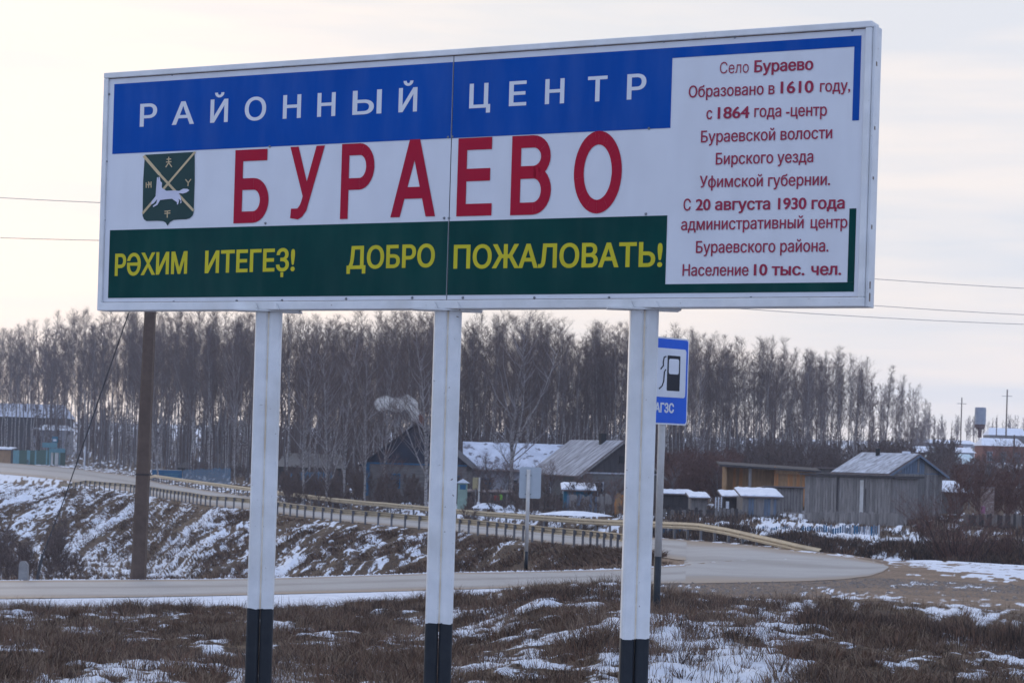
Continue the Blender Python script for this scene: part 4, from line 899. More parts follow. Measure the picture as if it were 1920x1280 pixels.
def board_fence(name, label, px0, px1, pyt, pyb, d0, d1, m, w=.16, gap=.0, ragged=.15, rail=None, cat='fence', group=None, seed=5, capn=300, dig=.3):
    a, b_ = at(px0, pyb, d0), at(px1, pyb, d1); root = thing(name, label, cat, a, 0, group); r = random.Random(seed); Ln = (b_ - a).length; n = min(capn, int(Ln / (w + gap))); ang = math.atan2((b_ - a).y, (b_ - a).x); H_ = (pyb - pyt) * d0 / F
    for i in range(n):
        p = (b_ - a) * ((i + .5) / n); h_ = H_ * r.uniform(1 - ragged, 1); hw_ = min(w, Ln / n - .01) / 2
        q = MB().prism([(-hw_, -dig), (hw_, -dig), (hw_, h_ - .05), (0, h_), (-hw_, h_ - .05)], Matrix.Translation(p) @ Matrix.Rotation(ang, 4, 'Z'), -.012, .012); q.build('picket' if gap else 'board', r.choice(m) if isinstance(m, list) else m, root)
    for zf in (.25, .75):
        MB().box(0, Ln, .02, .06, H_ * zf - .03, H_ * zf + .03, Matrix.Rotation(ang, 4, 'Z')).build('rail', rail or board_dark, root)
    return root
board_fence('board_fence', 'grey board fence running right from under the blue shed', 1062, 1133, 925, 962, 136, 135, [board_grey, board_blue], .17)
board_fence('board_fence', 'short orange and grey board fence beside the third sign post', 1134, 1168, 922, 962, 135, 134, [board_ochre, board_orange, board_grey], .18)
board_fence('board_fence', 'dark low fence in front of the long snowy house', 905, 1055, 925, 955, 150, 142, [board_dark, wall_beige], .18)
shed('low_shed', 'low dark shed with sloping roof right of the pale green gate post', 874, 957, 921, 948, 153, 2.5, board_dark, snow=.0, slope=.1)
p = at(866, 955, 148); root = thing('gate_post', 'pale green gate post with a small roof, beside the middle sign post', 'gate post', p)
k = 148 / F; part('pillar', pale_green, root, (-9 * k, 9 * k, 0, .5, -.5, 50 * k)); MB().prism([(-13 * k, 50 * k), (13 * k, 50 * k), (0, 58 * k)], None, -.15, .65).build('cap', snow_m, root); part('dark_panel', paint_blue, root, (-5 * k, 6 * k, -.03, -.003, 38 * k, 47 * k))
p = at(891, 948, 147); root = thing('yellow_board', 'faded yellow notice board on a thin post near the pale green gate post', 'notice board', p)
part('post', board_grey, root, (-.05, .05, 0, .1, -.3, 32 * k)); part('board', mat('faded_yellow', (.40, .33, .17), (.3, .25, .15), 2, .7), root, (-6 * k, 6 * k, -.04, -.005, 31 * k, 53 * k))
p = at(897, 950, 144); root = thing('white_pole', 'thin whitish pole standing in the snow near the yellow notice board', 'pole', p)
MB().tube([(0, 0, -.3), (.02, 0, 54 * k)], .055, 8).build('shaft', MATS['pale_post'], root); MB().tube([(0, 0, -.02), (0, 0, .35)], [.16, .1], 8).build('collar', swh, root)
def barrel(px, py, d, r, h, m, label, cat='barrel'):
    p = at(px, py, d); root = thing('barrel', label, cat, p); pr = [(r * .9, 0), (r, h * .12), (r * 1.04, h * .5), (r, h * .88), (r * .9, h)]
    mb = MB(); mb.tube([(0, 0, z) for _, z in pr], [a for a, _ in pr], 10); mb.build('shell', m, root, smooth=False); MB().tube([(0, 0, h - .0), (0, 0, h + .03)], r * .8, 10).build('lid', m, root)
barrel(931.5, 938, 146, .19, .32, mat('bright_red', (.5, .03, .02), None, 3, .5), 'small bright red drum in front of the dark low shed'); barrel(938.5, 937, 146.4, .12, .34, mat('lime_green', (.22, .60, .05), None, 3, .5), 'small lime green drum next to the red drum')
# rubble-like snow heap
def heap(px, py, d, rx, h, label, m=None):
    p = at(px, py, d); r = random.Random(int(px)); mb = MB(); n = 12; vs = [(0, 0, h)]
    for k_, (f_, z) in enumerate(((.35, .85), (.7, .5), (1, -.05))):
        for j in range(n): a = 6.283 * j / n; q = r.uniform(.8, 1.15); vs.append((rx * f_ * q * math.cos(a), rx * .6 * f_ * q * math.sin(a), h * z * r.uniform(.85, 1.1)))
    fs = [(0, 1 + j, 1 + (j + 1) % n) for j in range(n)] + [(1 + k_ * n + j, 1 + (k_ + 1) * n + j, 1 + (k_ + 1) * n + (j + 1) % n, 1 + k_ * n + (j + 1) % n) for k_ in range(2) for j in range(n)]
    tag(mb.add(vs, fs).build('snow_heap', m or snow_m, None, p), label, 'snow heap')
heap(915, 952, 143, 1.3, .35, 'low snow heap before the dark shed'); heap(957, 958, 142, .5, .45, 'small pointed snow heap left of the back turned road sign'); heap(1075, 965, 128, 2.2, .25, 'flat snow heap below the grey board fence')

# orange open-fronted shed
d = 150; a = at(1357, 946, d); b_ = at(1528, 946, d); root = thing('open_wooden_shed', 'long orange plank shed with flat dark roof, left of the grey barn', 'shed', a, math.radians(-2)); k = d / F
Wd = (b_ - a).x; Hs = 76 * k; root_h = Hs
part('back_wall', board_ochre, root, (.08, Wd - .1, 1.35, 1.45, -.5, Hs - .2)); part('side_wall', board_ochre, root, (.02, .1, 0, 2.99, -.5, Hs - .15)); part('side_wall', board_orange, root, (Wd - .1, Wd - .02, 0, 2.99, -.5, Hs - .35))
planks(root, .12, Wd * .5, 0, Hs - .22, 1.34, [board_ochre, board_orange, board_ochre], w=.22, seed=4); planks(root, Wd * .56, Wd - .12, 0, Hs - .35, .3, [board_orange, board_orange, board_ochre], w=.22, seed=9)
part('post', board_grey, root, (Wd * .262, Wd * .295, 0, .16, -.4, Hs - .05)); part('post', board_orange, root, (Wd * .545, Wd * .56, .1, .24, -.4, Hs - .05)); part('lintel', board_ochre, root, (Wd * .56, Wd - .05, -.02, .06, Hs - .55, Hs - .2)); part('post', board_ochre, root, (0, .14, -.1, .05, -.4, Hs - .1))
rf = MB().add([(-.4, -.5, Hs), (Wd + .3, -.5, Hs - .25), (Wd + .3, 3.4, Hs - .05), (-.4, 3.4, Hs + .2), (-.4, -.5, Hs - .14), (Wd + .3, -.5, Hs - .39), (Wd + .3, 3.4, Hs - .2), (-.4, 3.4, Hs + .05)], [(0, 1, 2, 3), (7, 6, 5, 4), (0, 4, 5, 1), (1, 5, 6, 2), (2, 6, 7, 3), (3, 7, 4, 0)]).build('roof', board_dark, root)
# small lean-to at its right foot
shed('lean_to', 'small leaning grey hut with an ochre front edge, before the orange shed', 1436, 1505, 911, 966, 139, 2.0, board_grey, slate, snow=0, slope=-.1, plk=board_dark)
shed('snowy_shed', 'low plank shed with the widest bright snow roof, left of the barn', 1392, 1462, 930, 966, 132, 3.6, [board_grey, board_blue], snow=.14, slope=.42, seed=8)
shed('snowy_shed', 'small dark shed with a snow roof, left of the widest snow roofed shed', 1357, 1391, 930, 958, 136, 2.5, board_dark, snow=.12, slope=.3, seed=12)
shed('snowy_shed', 'tiny grey shed with a slanting snow roof, beside the white slatted rack', 1296, 1326, 932, 950, 137, 2.4, board_grey, snow=.14, slope=.25, seed=14)
shed('snowy_shed', 'dark lean-to with thin snow right of the fuel sign post', 1240, 1297, 925, 948, 146, 2.4, board_dark, snow=.12, slope=.2, seed=15)
board_fence('slatted_rack', 'small white slatted rack between the low sheds', 1339, 1355, 930, 951, 135, 135, swh, .09, .05, cat='rack')
p = at(1364, 953, 133); tag(part('white_sack', swh, None, (p.x - .09, p.x + .09, p.y, p.y + .15, p.z, p.z + .45)), 'upright white sack in the dark doorway of the small shed', 'sack')
board_fence('wire_fence', 'thin grey fence rails running right from the snowy sheds', 1462, 1668, 954, 975, 131, 122, board_grey, .05, .45, .1, rail=board_grey, seed=22)
# grey barn
d = 133; p = at(1722, 985, d); k = d / F; thb = 38
hb, rb = house('barn', 'weathered grey barn with blue grey gable and snow dusted slate roof', 'barn', (p.x - 1.25, p.y + 3.6, p.z), thb, 5.0, 4.4, 3.2, 1.2, board_grey, slate, None, board_blue, .35, trim=board_blue, gplank=[board_blue, board_grey], plank=[board_grey, board_mid], seed=6)
sl = 1.2 / 2.5
for i in range(5):
    for j in range(3):
        y0, u0 = -2.45 + i * .98, j / 3; mb = MB(); z_ = .10 + .012 * (2 - j)
        mb.add([(-2.85 + 2.82 * u, y, 3.2 - .35 * sl + .0 + sl * 2.82 * u + z_ + .02) for y in (y0, y0 + .96) for u in (u0 + .005, u0 + .333)], [(0, 2, 3, 1)]); mb.build('slate_sheet', thin_snow, rb)
part('stove_pipe', soot, rb, (-.5, -.3, .6, .8, 3.9, 4.75)); part('ridge_snow', snow_m, rb, (-.12, .12, -1.6, -1.1, 4.48, 4.62))
# long shed wall before the barn
a = at(1507, 972, 131); b_ = at(1672, 984, 127); root = thing('plank_shed', 'tall grey vertical plank shed joined to the barn front', 'shed', a, math.atan2(b_.y - a.y, b_.x - a.x)); Wd = (b_ - a).length; Hs = 86 * 130 / F
part('wall', board_grey, root, (0, Wd, .03, 3.0, -.6, Hs - .12)); planks(root, 0, Wd, Hs * .0, lambda x: Hs - .15, .03, [board_grey, board_grey, board_grey, board_mid], w=.2, seed=31)
rf = MB().box(-.2, Wd + .3, -.3, 3.2, Hs - .1, Hs + .02).build('roof', board_dark, root)
for x0, x1, z0, z1 in ((2.3, 2.42, 0, Hs - .2), (Wd * .64, Wd * .64 + .25, .1, Hs - .3), (4.3, 4.35, 0, 2.0)): part('batten', MATS['pale_post'] if x0 > 3 and x1 - x0 > .1 else board_dark, root, (x0, x1, -.055, -.03, z0, z1))
board_fence('grey_hoarding', 'low grey hoarding along the foot of the plank shed', 1515, 1700, 958, 990, 124, 120, [board_grey, board_mid], .25, seed=41)
# blue picket fence behind the ditch
board_fence('picket_fence', 'low blue picket fence with snow behind it, right of the fuel sign', 1232, 1650, 984, 1003, 116, 103, [paint_blue, paint_blue, MATS['blue_grey_boards'], frame_w], .10, .06, .35, rail=paint_blue, seed=44, dig=.5)

shed('snowy_shed', 'low shed with a bright snow roof right behind the barn gable', 1752, 1806, 922, 952, 146, 3.0, board_mid, snow=.12, slope=.7, seed=61)
shed('grey_shed', 'grey shed roof between the orange shed and the barn roof', 1528, 1580, 876, 940, 158, 3.0, board_mid, snow=0, slope=-.3, seed=62)
p = at(1853, 950, 128); k = 128 / F; root = thing('brick_pillar', 'pale speckled brick pillar among the shrubs at the right', 'pillar', p); root['kind'] = 'thing'; part('shaft', mat('speckled_brick', (.30, .22, .19), (.2, .13, .11), 6, .9, spots=(.4, .36, .33), spot_scale=9, spot_at=.55), root, (-11 * k, 11 * k, 0, .6, -.6, 36 * k)); part('coping', slate, root, (-12 * k, 12 * k, -.04, .64, 36.1 * k, 38 * k))
p = at(1843, 962, 126); tag(part('pink_cloth', mat('pink_cloth', (.42, .18, .28), None, 3, .9), None, (p.x - .13, p.x + .13, p.y, p.y + .05, p.z, p.z + .42)), 'small pink cloth hanging left of the brick pillar foot', 'cloth')
board_fence('board_fence', 'dark board fence below the brick pillar at the right edge', 1806, 1925, 962, 986, 122, 118, [board_dark, board_mid], .2, seed=63)
board_fence('board_fence', 'leaning grey fence in front of the low snowy sheds', 1242, 1392, 950, 968, 132, 130, [board_dark, board_mid], .2, .05, .3, seed=64)
# far village
def far_block(name, label, px0, px1, pyr, pye, pyb, d, wallm, snow=True, wins=0, cat='house', depth=8, roofm=None):
    a, b_ = at(px0, pyb, d), at(px1, pyb, d); k = d / F; W = (b_ - a).x; hw = (pyb - pye) * k; hr = (pye - pyr) * k; c = (a + b_) / 2
    root = thing(name, label, cat, (c.x, c.y, c.z)); part('wall', wallm, root, (-W / 2, W / 2, 0, depth, -4, hw))
    rf = MB().add([(-W / 2 - .4, -.4, hw), (W / 2 + .4, -.4, hw), (W / 2 - W * .06, depth / 2, hw + hr), (-W / 2 + W * .06, depth / 2, hw + hr), (W / 2 + .4, depth + .4, hw), (-W / 2 - .4, depth + .4, hw)], [(0, 1, 2, 3), (1, 4, 2), (4, 5, 3, 2), (5, 0, 3)]).build('roof', roofm or (snow_m if snow else slate), root)
    for i in range(wins):
        x = -W / 2 + W * (i + .5) / wins; window(root, x, hw * .2, min(1.4, W / wins * .4), hw * .5, 0)
    return root
far_block('brick_house', 'red brick house with pale green snowy roof behind the barn', 1742, 1832, 850, 869, 900, 330, brick_m, True, 4, roofm=mat('pale_mint_snow', (.50, .62, .64), (.62, .68, .72), .5, .8))
far_block('snowy_house', 'snow covered roof left of the turquoise porch', 1712, 1762, 836, 848, 862, 420, brick_m)
far_block('snowy_house', 'snowy roof with brick gable right of the turquoise porch', 1768, 1826, 838, 848, 858, 400, wall_white)
far_block('turquoise_porch', 'small turquoise porch among the far snowy roofs', 1759, 1772, 838, 841, 850, 395, turq, False, 0, 'porch', 4, roofm=turq)
far_block('brick_house', 'wide brick house with a thick snow roof below the water tower', 1842, 1920, 821, 836, 872, 450, brick_m, True, 3)
far_block('long_block', 'long low bluish building at the foot of the far wood', 1715, 1830, 824, 831, 842, 620, wall_white)
far_block('hipped_house', 'hipped bluish house right behind the water tower', 1855, 1925, 802, 816, 830, 650, wall_grey, True)
far_block('brick_shed', 'narrow brick shed among the snowy roofs', 1789, 1806, 833, 836, 842, 500, brick_m, False, 0, 'shed')
far_block('cottage', 'far cottage with bluish snow roof at the far left among birches', -20, 118, 756, 782, 835, 455, board_dark, True, 0, depth=10, roofm=patchy)
far_block('white_cottage', 'whitewashed cottage behind the green fence at the far left', 62, 122, 796, 806, 862, 440, wall_white, True, 3)
far_block('grey_house', 'dark grey house low behind birches left of the first sign post', 330, 450, 866, 878, 905, 300, board_dark, False, 3, roofm=board_dark)
far_block('low_house', 'low dark house behind birches right of the first sign post', 520, 640, 850, 876, 915, 235, board_dark, False, 3, roofm=board_mid)
# water tower
d = 520; k = d / F; p = at(1836, 850, d); root = thing('water_tower', 'grey cylindrical water tank on a narrow rusty brown leg', 'water tower', p)
def zt_(py): return (850 - py) * k
tank = MB(); tank.tube([(0, 0, zt_(795)), (0, 0, zt_(765)), (0, 0, zt_(763.5))], [10.5 * k, 10.5 * k, 9.6 * k], 18); tank.build('tank', mat('tank_grey', (.30, .33, .38), (.22, .24, .29), .6, .6), root, smooth=False)
rb_m = mat('rust_brown', (.10, .04, .035), (.06, .028, .026), 1, .9)
MB().tube([(0, 0, zt_(820)), (0, 0, zt_(806)), (0, 0, zt_(801)), (0, 0, zt_(795.2))], [3.6 * k, 3.6 * k, 9.5 * k, 9.8 * k], 16).build('funnel', rb_m, root); MB().tube([(-1.2 * k, 0, -2), (-1.2 * k, 0, zt_(820))], 1.2 * k, 10).build('leg', MATS['pale_post'], root)
for z in (770, 779, 788): MB().tube([(0, 0, zt_(z)), (0, 0, zt_(z - 1))], 10.8 * k, 18).build('hoop', MATS['tank_grey'], root)
def far_pole(px, pyt, pyb, d, label, arm=True, r=.13, group=None):
    p = at(px, pyb, d); h_ = (pyb - pyt) * d / F; root = thing('power_pole', label, 'pole', p, 0, group); MB().tube([(0, 0, -3), (0, 0, h_)], [r * 1.3, r], 7).build('shaft', conc, root)
    if arm: MB().box(-1.2, 1.2, -.06, .06, h_ * .86, h_ * .86 + .12).build('crossarm', steel, root)
far_pole(1801, 745, 830, 520, 'tall power pole left of the water tower', r=.13); far_pole(1886, 730, 822, 500, 'tallest power pole, right of the water tower', r=.15); far_pole(1781, 826, 895, 300, 'wooden pole in front of the brick house', False, .1); far_pole(1752, 833, 852, 400, 'short pole among the far snowy roofs', False, .09); far_pole(1868, 783, 822, 560, 'thin far pole right of the tower', False, .12); far_pole(1708, 822, 862, 330, 'dark pole at the barn roof edge', False, .13); far_pole(1901, 815, 850, 330, 'short dark pole at the right edge', False, .13)
# left: roadside entrance stele, green fence, blue gate
k = 372 / F; p = at(104, 873, 372); root = thing('roadside_stele', 'turquoise boards on white posts with an emblem box, roadside at far left', 'stele', p)
part('post', MATS['pale_post'], root, (-9 * k, -5 * k, 0, .4, -1, 33 * k)); part('post', MATS['pale_post'], root, (-1 * k, 5 * k, -.3, .2, -1, 27 * k)); part('upper_board', turq, root, (-25 * k, 3 * k, -.4, -.32, 34 * k, 43 * k)); part('lower_board', turq, root, (-12 * k, 18 * k, -.45, -.35, 25 * k, 33 * k)); part('emblem_box', paint_teal, root, (-7 * k, 3 * k, -.3, .3, 43.5 * k, 55 * k)); part('emblem_panel', swh, root, (-5 * k, 1 * k, -.33, -.305, 46 * k, 50 * k)); part('snow_cap', snow_m, root, (-24 * k, -8 * k, -.32, .2, 34 * k, 35.4 * k))
root = board_fence('green_fence', 'dark green sheet fence behind the turquoise boards at far left', 24, 122, 843, 871, 384, 372, [paint_green, paint_green, turq], .5, .5 * 0, .04, rail=paint_green)
shed('roadside_kiosk', 'tiny brown kiosk with snow roof at the left edge', -14, 20, 842, 868, 392, 4, board_ochre, snow=.4, plk=board_dark)
board_fence('roadside_railing', 'low grey railing along the road edge behind the far verge', 125, 285, 884, 892, 352, 268, post_grey, .12, 1.6, .05, rail=post_grey)
k = 255 / F; p = at(313, 903, 255); root = thing('blue_gate_sign', 'blue board with pale lines low behind the utility pole', 'sign board', p)
part('board', paint_blue, root, (-28 * k, 27 * k, -.06, 0, 7 * k, 22 * k)); part('pale_line', turq, root, (-5 * k, 22 * k, -.075, -.062, 14 * k, 15 * k)); part('pale_line', turq, root, (-5 * k, 20 * k, -.075, -.062, 10 * k, 11 * k)); part('top_rail', MATS['pale_post'], root, (-28 * k, 27 * k, -.07, .01, 22.2 * k, 23 * k))
for x in (-27, 26): part('post', paint_blue, root, (x * k, (x + 2) * k, .01, .1, -1, 22 * k))
board_fence('blue_fence', 'bright blue picket fence at the foot of the birches', 342, 432, 879, 908, 250, 222, paint_blue, .13, .22, .12, rail=paint_blue, seed=51)
board_fence('blue_fence', 'faded blue fence between birches right of the first sign post', 534, 622, 884, 921, 200, 185, [paint_blue, MATS['dark_blue_roof']], .14, .10, .1, rail=paint_blue, seed=52)
p = on_ground(158, 330); root = thing('white_marker_pole', 'thin white marker pole at the road edge left of the utility pole', 'pole', at(158, 884, 330)); MB().tube([(0, 0, -.5), (0, 0, 3.9)], .12, 6).build('shaft', swh, root)

# ------------------------------------------------------------------ bare trees
bark = mat('birch_bark', (.44, .41, .39), (.24, .21, .20), 3.0, .8, .2, spots=(.05, .04, .04), spot_scale=5.0, spot_at=.56, stretch=(1, 1, 1.8))
bark_d = mat('dull_bark', (.20, .18, .18), (.12, .105, .105), 3.0, .85, .2)
limb_m = mat('birch_limbs', (.24, .215, .215), (.15, .13, .13), 3, .8)
limb_p = mat('pale_limbs', (.36, .33, .33), (.24, .215, .215), 3, .8)
twig_m = mat('bare_twigs', (.155, .112, .098), (.105, .075, .067), .8, .85)
twig_r = mat('reddish_twigs', (.17, .092, .075), (.11, .065, .056), .9, .85)
def rvec(r): a = r.uniform(0, 6.283); return Vector((math.cos(a), math.sin(a), 0))
class Tri:
    def __init__(s): s.v = []; s.f = []; s.m = []
    def seg(s, a, b, ra, rb, k, mi):
        t_ = (b - a); t_ = t_.normalized() if t_.length > 1e-6 else Vector((0, 0, 1)); u = t_.cross(Vector((.3, .9, .1))).normalized(); w = t_.cross(u); n = len(s.v)
        for p, r in ((a, ra), (b, rb)):
            for j in range(k): th = 6.2832 * j / k; s.v.append(p + (u * math.cos(th) + w * math.sin(th)) * r)
        for j in range(k):
            j2 = (j + 1) % k; s.f += [(n + j, n + j2, n + k + j2), (n + j, n + k + j2, n + k + j)]; s.m += [mi, mi]
    def spike(s, a, b, w, mi, r):
        t_ = b - a; u = t_.cross(Vector((r.uniform(-1, 1), r.uniform(-1, 1), r.uniform(-1, 1)))); u = u.normalized() * w * .5 if u.length > 1e-6 else Vector((w * .5, 0, 0)); n = len(s.v)
        s.v += [a - u, a + u, b]; s.f.append((n, n + 1, n + 2)); s.m.append(mi)
def birch(seed, H=20.0, base=.32, nb=46, spread=.15, trunk_r=.13, lean=.5, up=.75, twig_w=.032, forks=0, droop=.25, tw=6, lr=1.0, curl=.1, jit=.12, rad=(.5, .85), dens=2.6, lv=(.7, 1.15)):
    r = random.Random(seed); T_ = Tri(); C_ = Tri(); P = []; off = Vector((0, 0, 0)); dr = rvec(r) * lean
    n = 9
    for i in range(n + 1):
        f_ = i / n; P.append(Vector((dr.x * f_ * f_ + r.uniform(-.1, .1) * (i > 0), dr.y * f_ * f_ + r.uniform(-.1, .1) * (i > 0), H * f_ * .97 - (.4 if i == 0 else 0))))
    R = [trunk_r * (1 - .93 * (i / n)) for i in range(n + 1)]
    for i in range(n): T_.seg(P[i], P[i + 1], R[i], R[i + 1], 6, 0)
    def trunk(f_): x = f_ * n; i = min(int(x), n - 1); return P[i].lerp(P[i + 1], x - i)
    def bough(p, d, Lb, rb, lvl):
        q = p; pts = [p]; dd = d.copy(); ns = 4
        for i in range(ns):
            dd = (dd + Vector((r.uniform(-jit, jit), r.uniform(-jit, jit), curl * up + r.uniform(-.08, .1)))).normalized(); q = q + dd * Lb / ns; pts.append(q)
        for i in range(ns): C_.seg(pts[i], pts[i + 1], rb * (1 - i / (ns + .5)), rb * (1 - (i + 1) / (ns + .5)), 3, 0)
        nsub = max(3, int(Lb * dens))
        for k_ in range(nsub):
            x = r.uniform(.18, 1) * ns; i = min(int(x), ns - 1); a = pts[i].lerp(pts[i + 1], x - i); sd = (dd * .8 + rvec(r) * .75 + Vector((0, 0, r.uniform(.0, .7) * up))).normalized(); Ls = Lb * r.uniform(.16, .34) + .25; b_ = a + sd * Ls
            C_.spike(a, b_, twig_w * 1.3, 1, r)
            for j in range(tw):
                f_ = r.uniform(.15, 1); c = a.lerp(b_, f_); td = (sd * .7 + rvec(r) * .7 + Vector((0, 0, r.uniform(-droop, .65)))).normalized(); C_.spike(c, c + td * r.uniform(.35, .9), twig_w * r.uniform(.7, 1.1), 1, r)
    for i in range(nb):
        f_ = base + (1 - base) * ((i + r.random()) / nb) ** .9; f_ = min(f_, .985); p = trunk(f_); shp = math.sin(math.pi * min(1, max(0.02, (f_ - base) / (1 - base)) ** .62 * .95 + .05)) ** .9
        Lb = H * spread * (.30 + .9 * shp) * r.uniform(*lv); d = (rvec(r) * r.uniform(*rad) + Vector((0, 0, up * r.uniform(.6, 1.2)))).normalized(); bough(p, d, Lb, (.02 + .013 * Lb) * lr, 0)
    for i in range(forks):
        f_ = r.uniform(.12, .38); p = trunk(f_); d = (rvec(r) * .5 + Vector((0, 0, 1))).normalized(); Lf = H * (1 - f_) * r.uniform(.6, .85); q = p; m0 = 5; pp = [p]
        for k_ in range(m0): d = (d + Vector((0, 0, .12)) + rvec(r) * .06).normalized(); q = q + d * Lf / m0; pp.append(q)
        for k_ in range(m0): T_.seg(pp[k_], pp[k_ + 1], trunk_r * .5 * (1 - k_ / (m0 + .4)), trunk_r * .5 * (1 - (k_ + 1) / (m0 + .4)), 5, 0)
        for k_ in range(12): x = r.uniform(.8, m0 - .05); j = int(x); bough(pp[j].lerp(pp[j + 1], x - j), (rvec(r) * .7 + Vector((0, 0, up))).normalized(), H * spread * r.uniform(.4, .9), .035, 0)
    return T_, C_
def tree_mesh(T_, C_, tm, lm, cm): return mesh_np('trunk', [tuple(v) for v in T_.v], T_.f, tm, smooth=True), mesh_np('crown', [tuple(v) for v in C_.v], C_.f, [lm, cm], C_.m)
KINDS = []
for i in range(9): KINDS.append((20.0, tree_mesh(*birch(100 + i, 20, .30 + .04 * (i % 4), 42, .10 + .025 * (i % 3), .09 + .012 * (i % 4), .9, 1.15, .016, i % 2, .2, 10, .5, .12, .22, (.35, .95), 3.6, (.5, 1.35)), bark if i % 3 else bark_d, limb_m, twig_m)))
OPEN = []
for i in range(5): OPEN.append((20.0, tree_mesh(*birch(300 + i, 20, .12 + .02 * (i % 3), 54, .24, .20, 1.3, .7, .017, 1 + i % 3, .25, 9, .85, .22, .26, (.35, 1.25), 3.4, (.35, 1.3)), bark, limb_p, twig_m)))
def put_tree(kind, P, H, label, group=None, rot=None, wid=1.0, name='birch_tree', cat='tree', tilt=0):
    h0, (tm_, cm_) = kind; root = thing(name, label, cat, P, 0, group); s = H / h0; root.scale = (s * wid, s * wid, s); root.rotation_euler = (0, tilt, random.uniform(0, 6.28) if rot is None else rot)
    link('trunk', tm_, root); link('crown', cm_, root); return root
TOP = [(-200, 640), (0, 632), (50, 608), (100, 600), (150, 585), (200, 592), (450, 590), (560, 592), (650, 600), (720, 598), (800, 590), (870, 610), (930, 592), (1000, 606), (1100, 612), (1180, 616), (1300, 632), (1400, 642), (1500, 655), (1580, 664), (1640, 690), (1700, 705), (1735, 745), (1760, 772), (1850, 774), (2000, 780)]
DD = [(-200, 470), (0, 420), (120, 375), (250, 325), (400, 268), (480, 240), (640, 212), (760, 205), (900, 222), (1240, 250), (1500, 290), (1700, 390), (1770, 640), (2000, 680)]
tx_, ty_ = zip(*TOP); dx_, dy_ = zip(*DD)
def tree_at(px, d, pyt):
    p = on_ground(px, d); H = (h_of(px, pyt) * d / F + EYE) - p.z; return p, H
rt = random.Random(5); WOOD = [(-60, 215, 'bare birch in the thin row at the far left of the wood', 'birches at the far left of the wood', 44), (215, 480, 'bare slender birch in the wood between utility pole and first sign post', 'birches between utility pole and first sign post', 62), (530, 815, 'bare slender birch in the wood between first and middle sign posts', 'birches between first and middle sign posts', 56), (860, 1185, 'bare slender birch in the wood behind the snowy roofs', 'birches behind the snowy roofs', 58), (1235, 1560, 'bare slender birch in the wood above the low sheds', 'birches above the low sheds', 56), (1560, 1745, 'bare birch at the thinning right end of the wood', 'birches at the right end of the wood', 14)]
for a, b_, lab, grp, n in WOOD:
    for i in range(n):
        px = a + (b_ - a) * (i + rt.random()) / n; d = np.interp(px, dx_, dy_) + rt.uniform(0, 1) ** 1.3 * 45; top = np.interp(px, tx_, ty_) + abs(rt.gauss(0, 1)) * 30 - 14 - (rt.random() < .12) * rt.uniform(6, 22)
        p, H = tree_at(px, d, top); put_tree(rt.choice(KINDS), p, H, lab, grp, wid=rt.uniform(.8, 1.15), tilt=rt.uniform(-.03, .03))
# trees one can tell apart
for px, d, top, k_, wid, lab, tl in ((957, 166, 592, 1, 1.15, 'big spreading birch rising in front of the long snowy roof', 0), (799, 150, 628, 2, 1.0, 'pale forked birch just left of the middle sign post', .02), (567, 160, 640, 3, .8, 'open birch close right of the first sign post', 0), (612, 158, 655, 4, .8, 'birch with a trunk curving left, right of the first sign post', -.06), (683, 165, 640, 0, .8, 'V forked birch midway between first and middle sign posts', .0), (718, 160, 660, 3, .7, 'slim open birch left of the pale forked birch', .01), (645, 170, 620, 2, .8, 'tall open birch above the blue fence', 0), (300, 240, 640, 4, .7, 'leaning pale birch just right of the utility pole', .14), (1304, 185, 660, 0, .55, 'white trunked birch right of the fuel station sign', 0), (1598, 210, 690, 1, .7, 'pale open birch above the barn roof', 0), (1510, 215, 668, 2, .6, 'pale birch above the end of the orange shed', 0), (440, 225, 640, 3, .6, 'pale birch close left of the first sign post', .03)):
    p, H = tree_at(px, d, top); put_tree(OPEN[k_], p, H, lab, None, rot=k_ * 1.3 + px, wid=wid, tilt=tl)
# small dark garden trees
GARD = [(7.0, tree_mesh(*birch(500 + i, 7, .18, 26, .34, .09, .5, .8, .022, 2, .1, 5), bark_d, bark_d, twig_r if i else twig_m)) for i in range(3)]
for px, d, pyt, k_, lab in ((915, 158, 855, 1, 'small dark fruit tree before the pale wall of the long house'), (1035, 146, 868, 2, 'dark fruit tree behind the back turned road sign'), (1150, 133, 890, 1, 'scraggy shrub tree at the orange board fence'), (893, 160, 870, 0, 'small dark tree beside the yellow notice board'), (1850, 150, 845, 1, 'reddish bare tree at the right edge, nearest the brick house'), (1905, 140, 830, 2, 'tallest reddish bare tree at the right edge'), (1815, 165, 868, 1, 'reddish bare tree behind the big shrub'), (1940, 150, 850, 0, 'bare tree cut by the right edge'), (1780, 185, 862, 2, 'thin bare tree right of the barn gable'), (1880, 190, 836, 0, 'bare tree below the tallest power pole'), (1000, 152, 872, 0, 'small bare tree left of the gable house corner'), (1098, 140, 884, 2, 'bare shrub tree before the gable house, above the blue shed'), (945, 162, 860, 2, 'dark bare tree at the foot of the big birch'), (1262, 150, 872, 1, 'bare tree close right of the fuel sign post'), (1345, 158, 880, 0, 'bare tree at the left end of the orange shed'), (730, 158, 850, 1, 'bare shrub tree before the blue gabled house'), (845, 158, 858, 2, 'bare tree hidden partly by the middle sign post')):
    p, H = tree_at(px, d, pyt); put_tree(GARD[k_], p, max(H, 2), lab, None, wid=1.15, name='garden_tree')
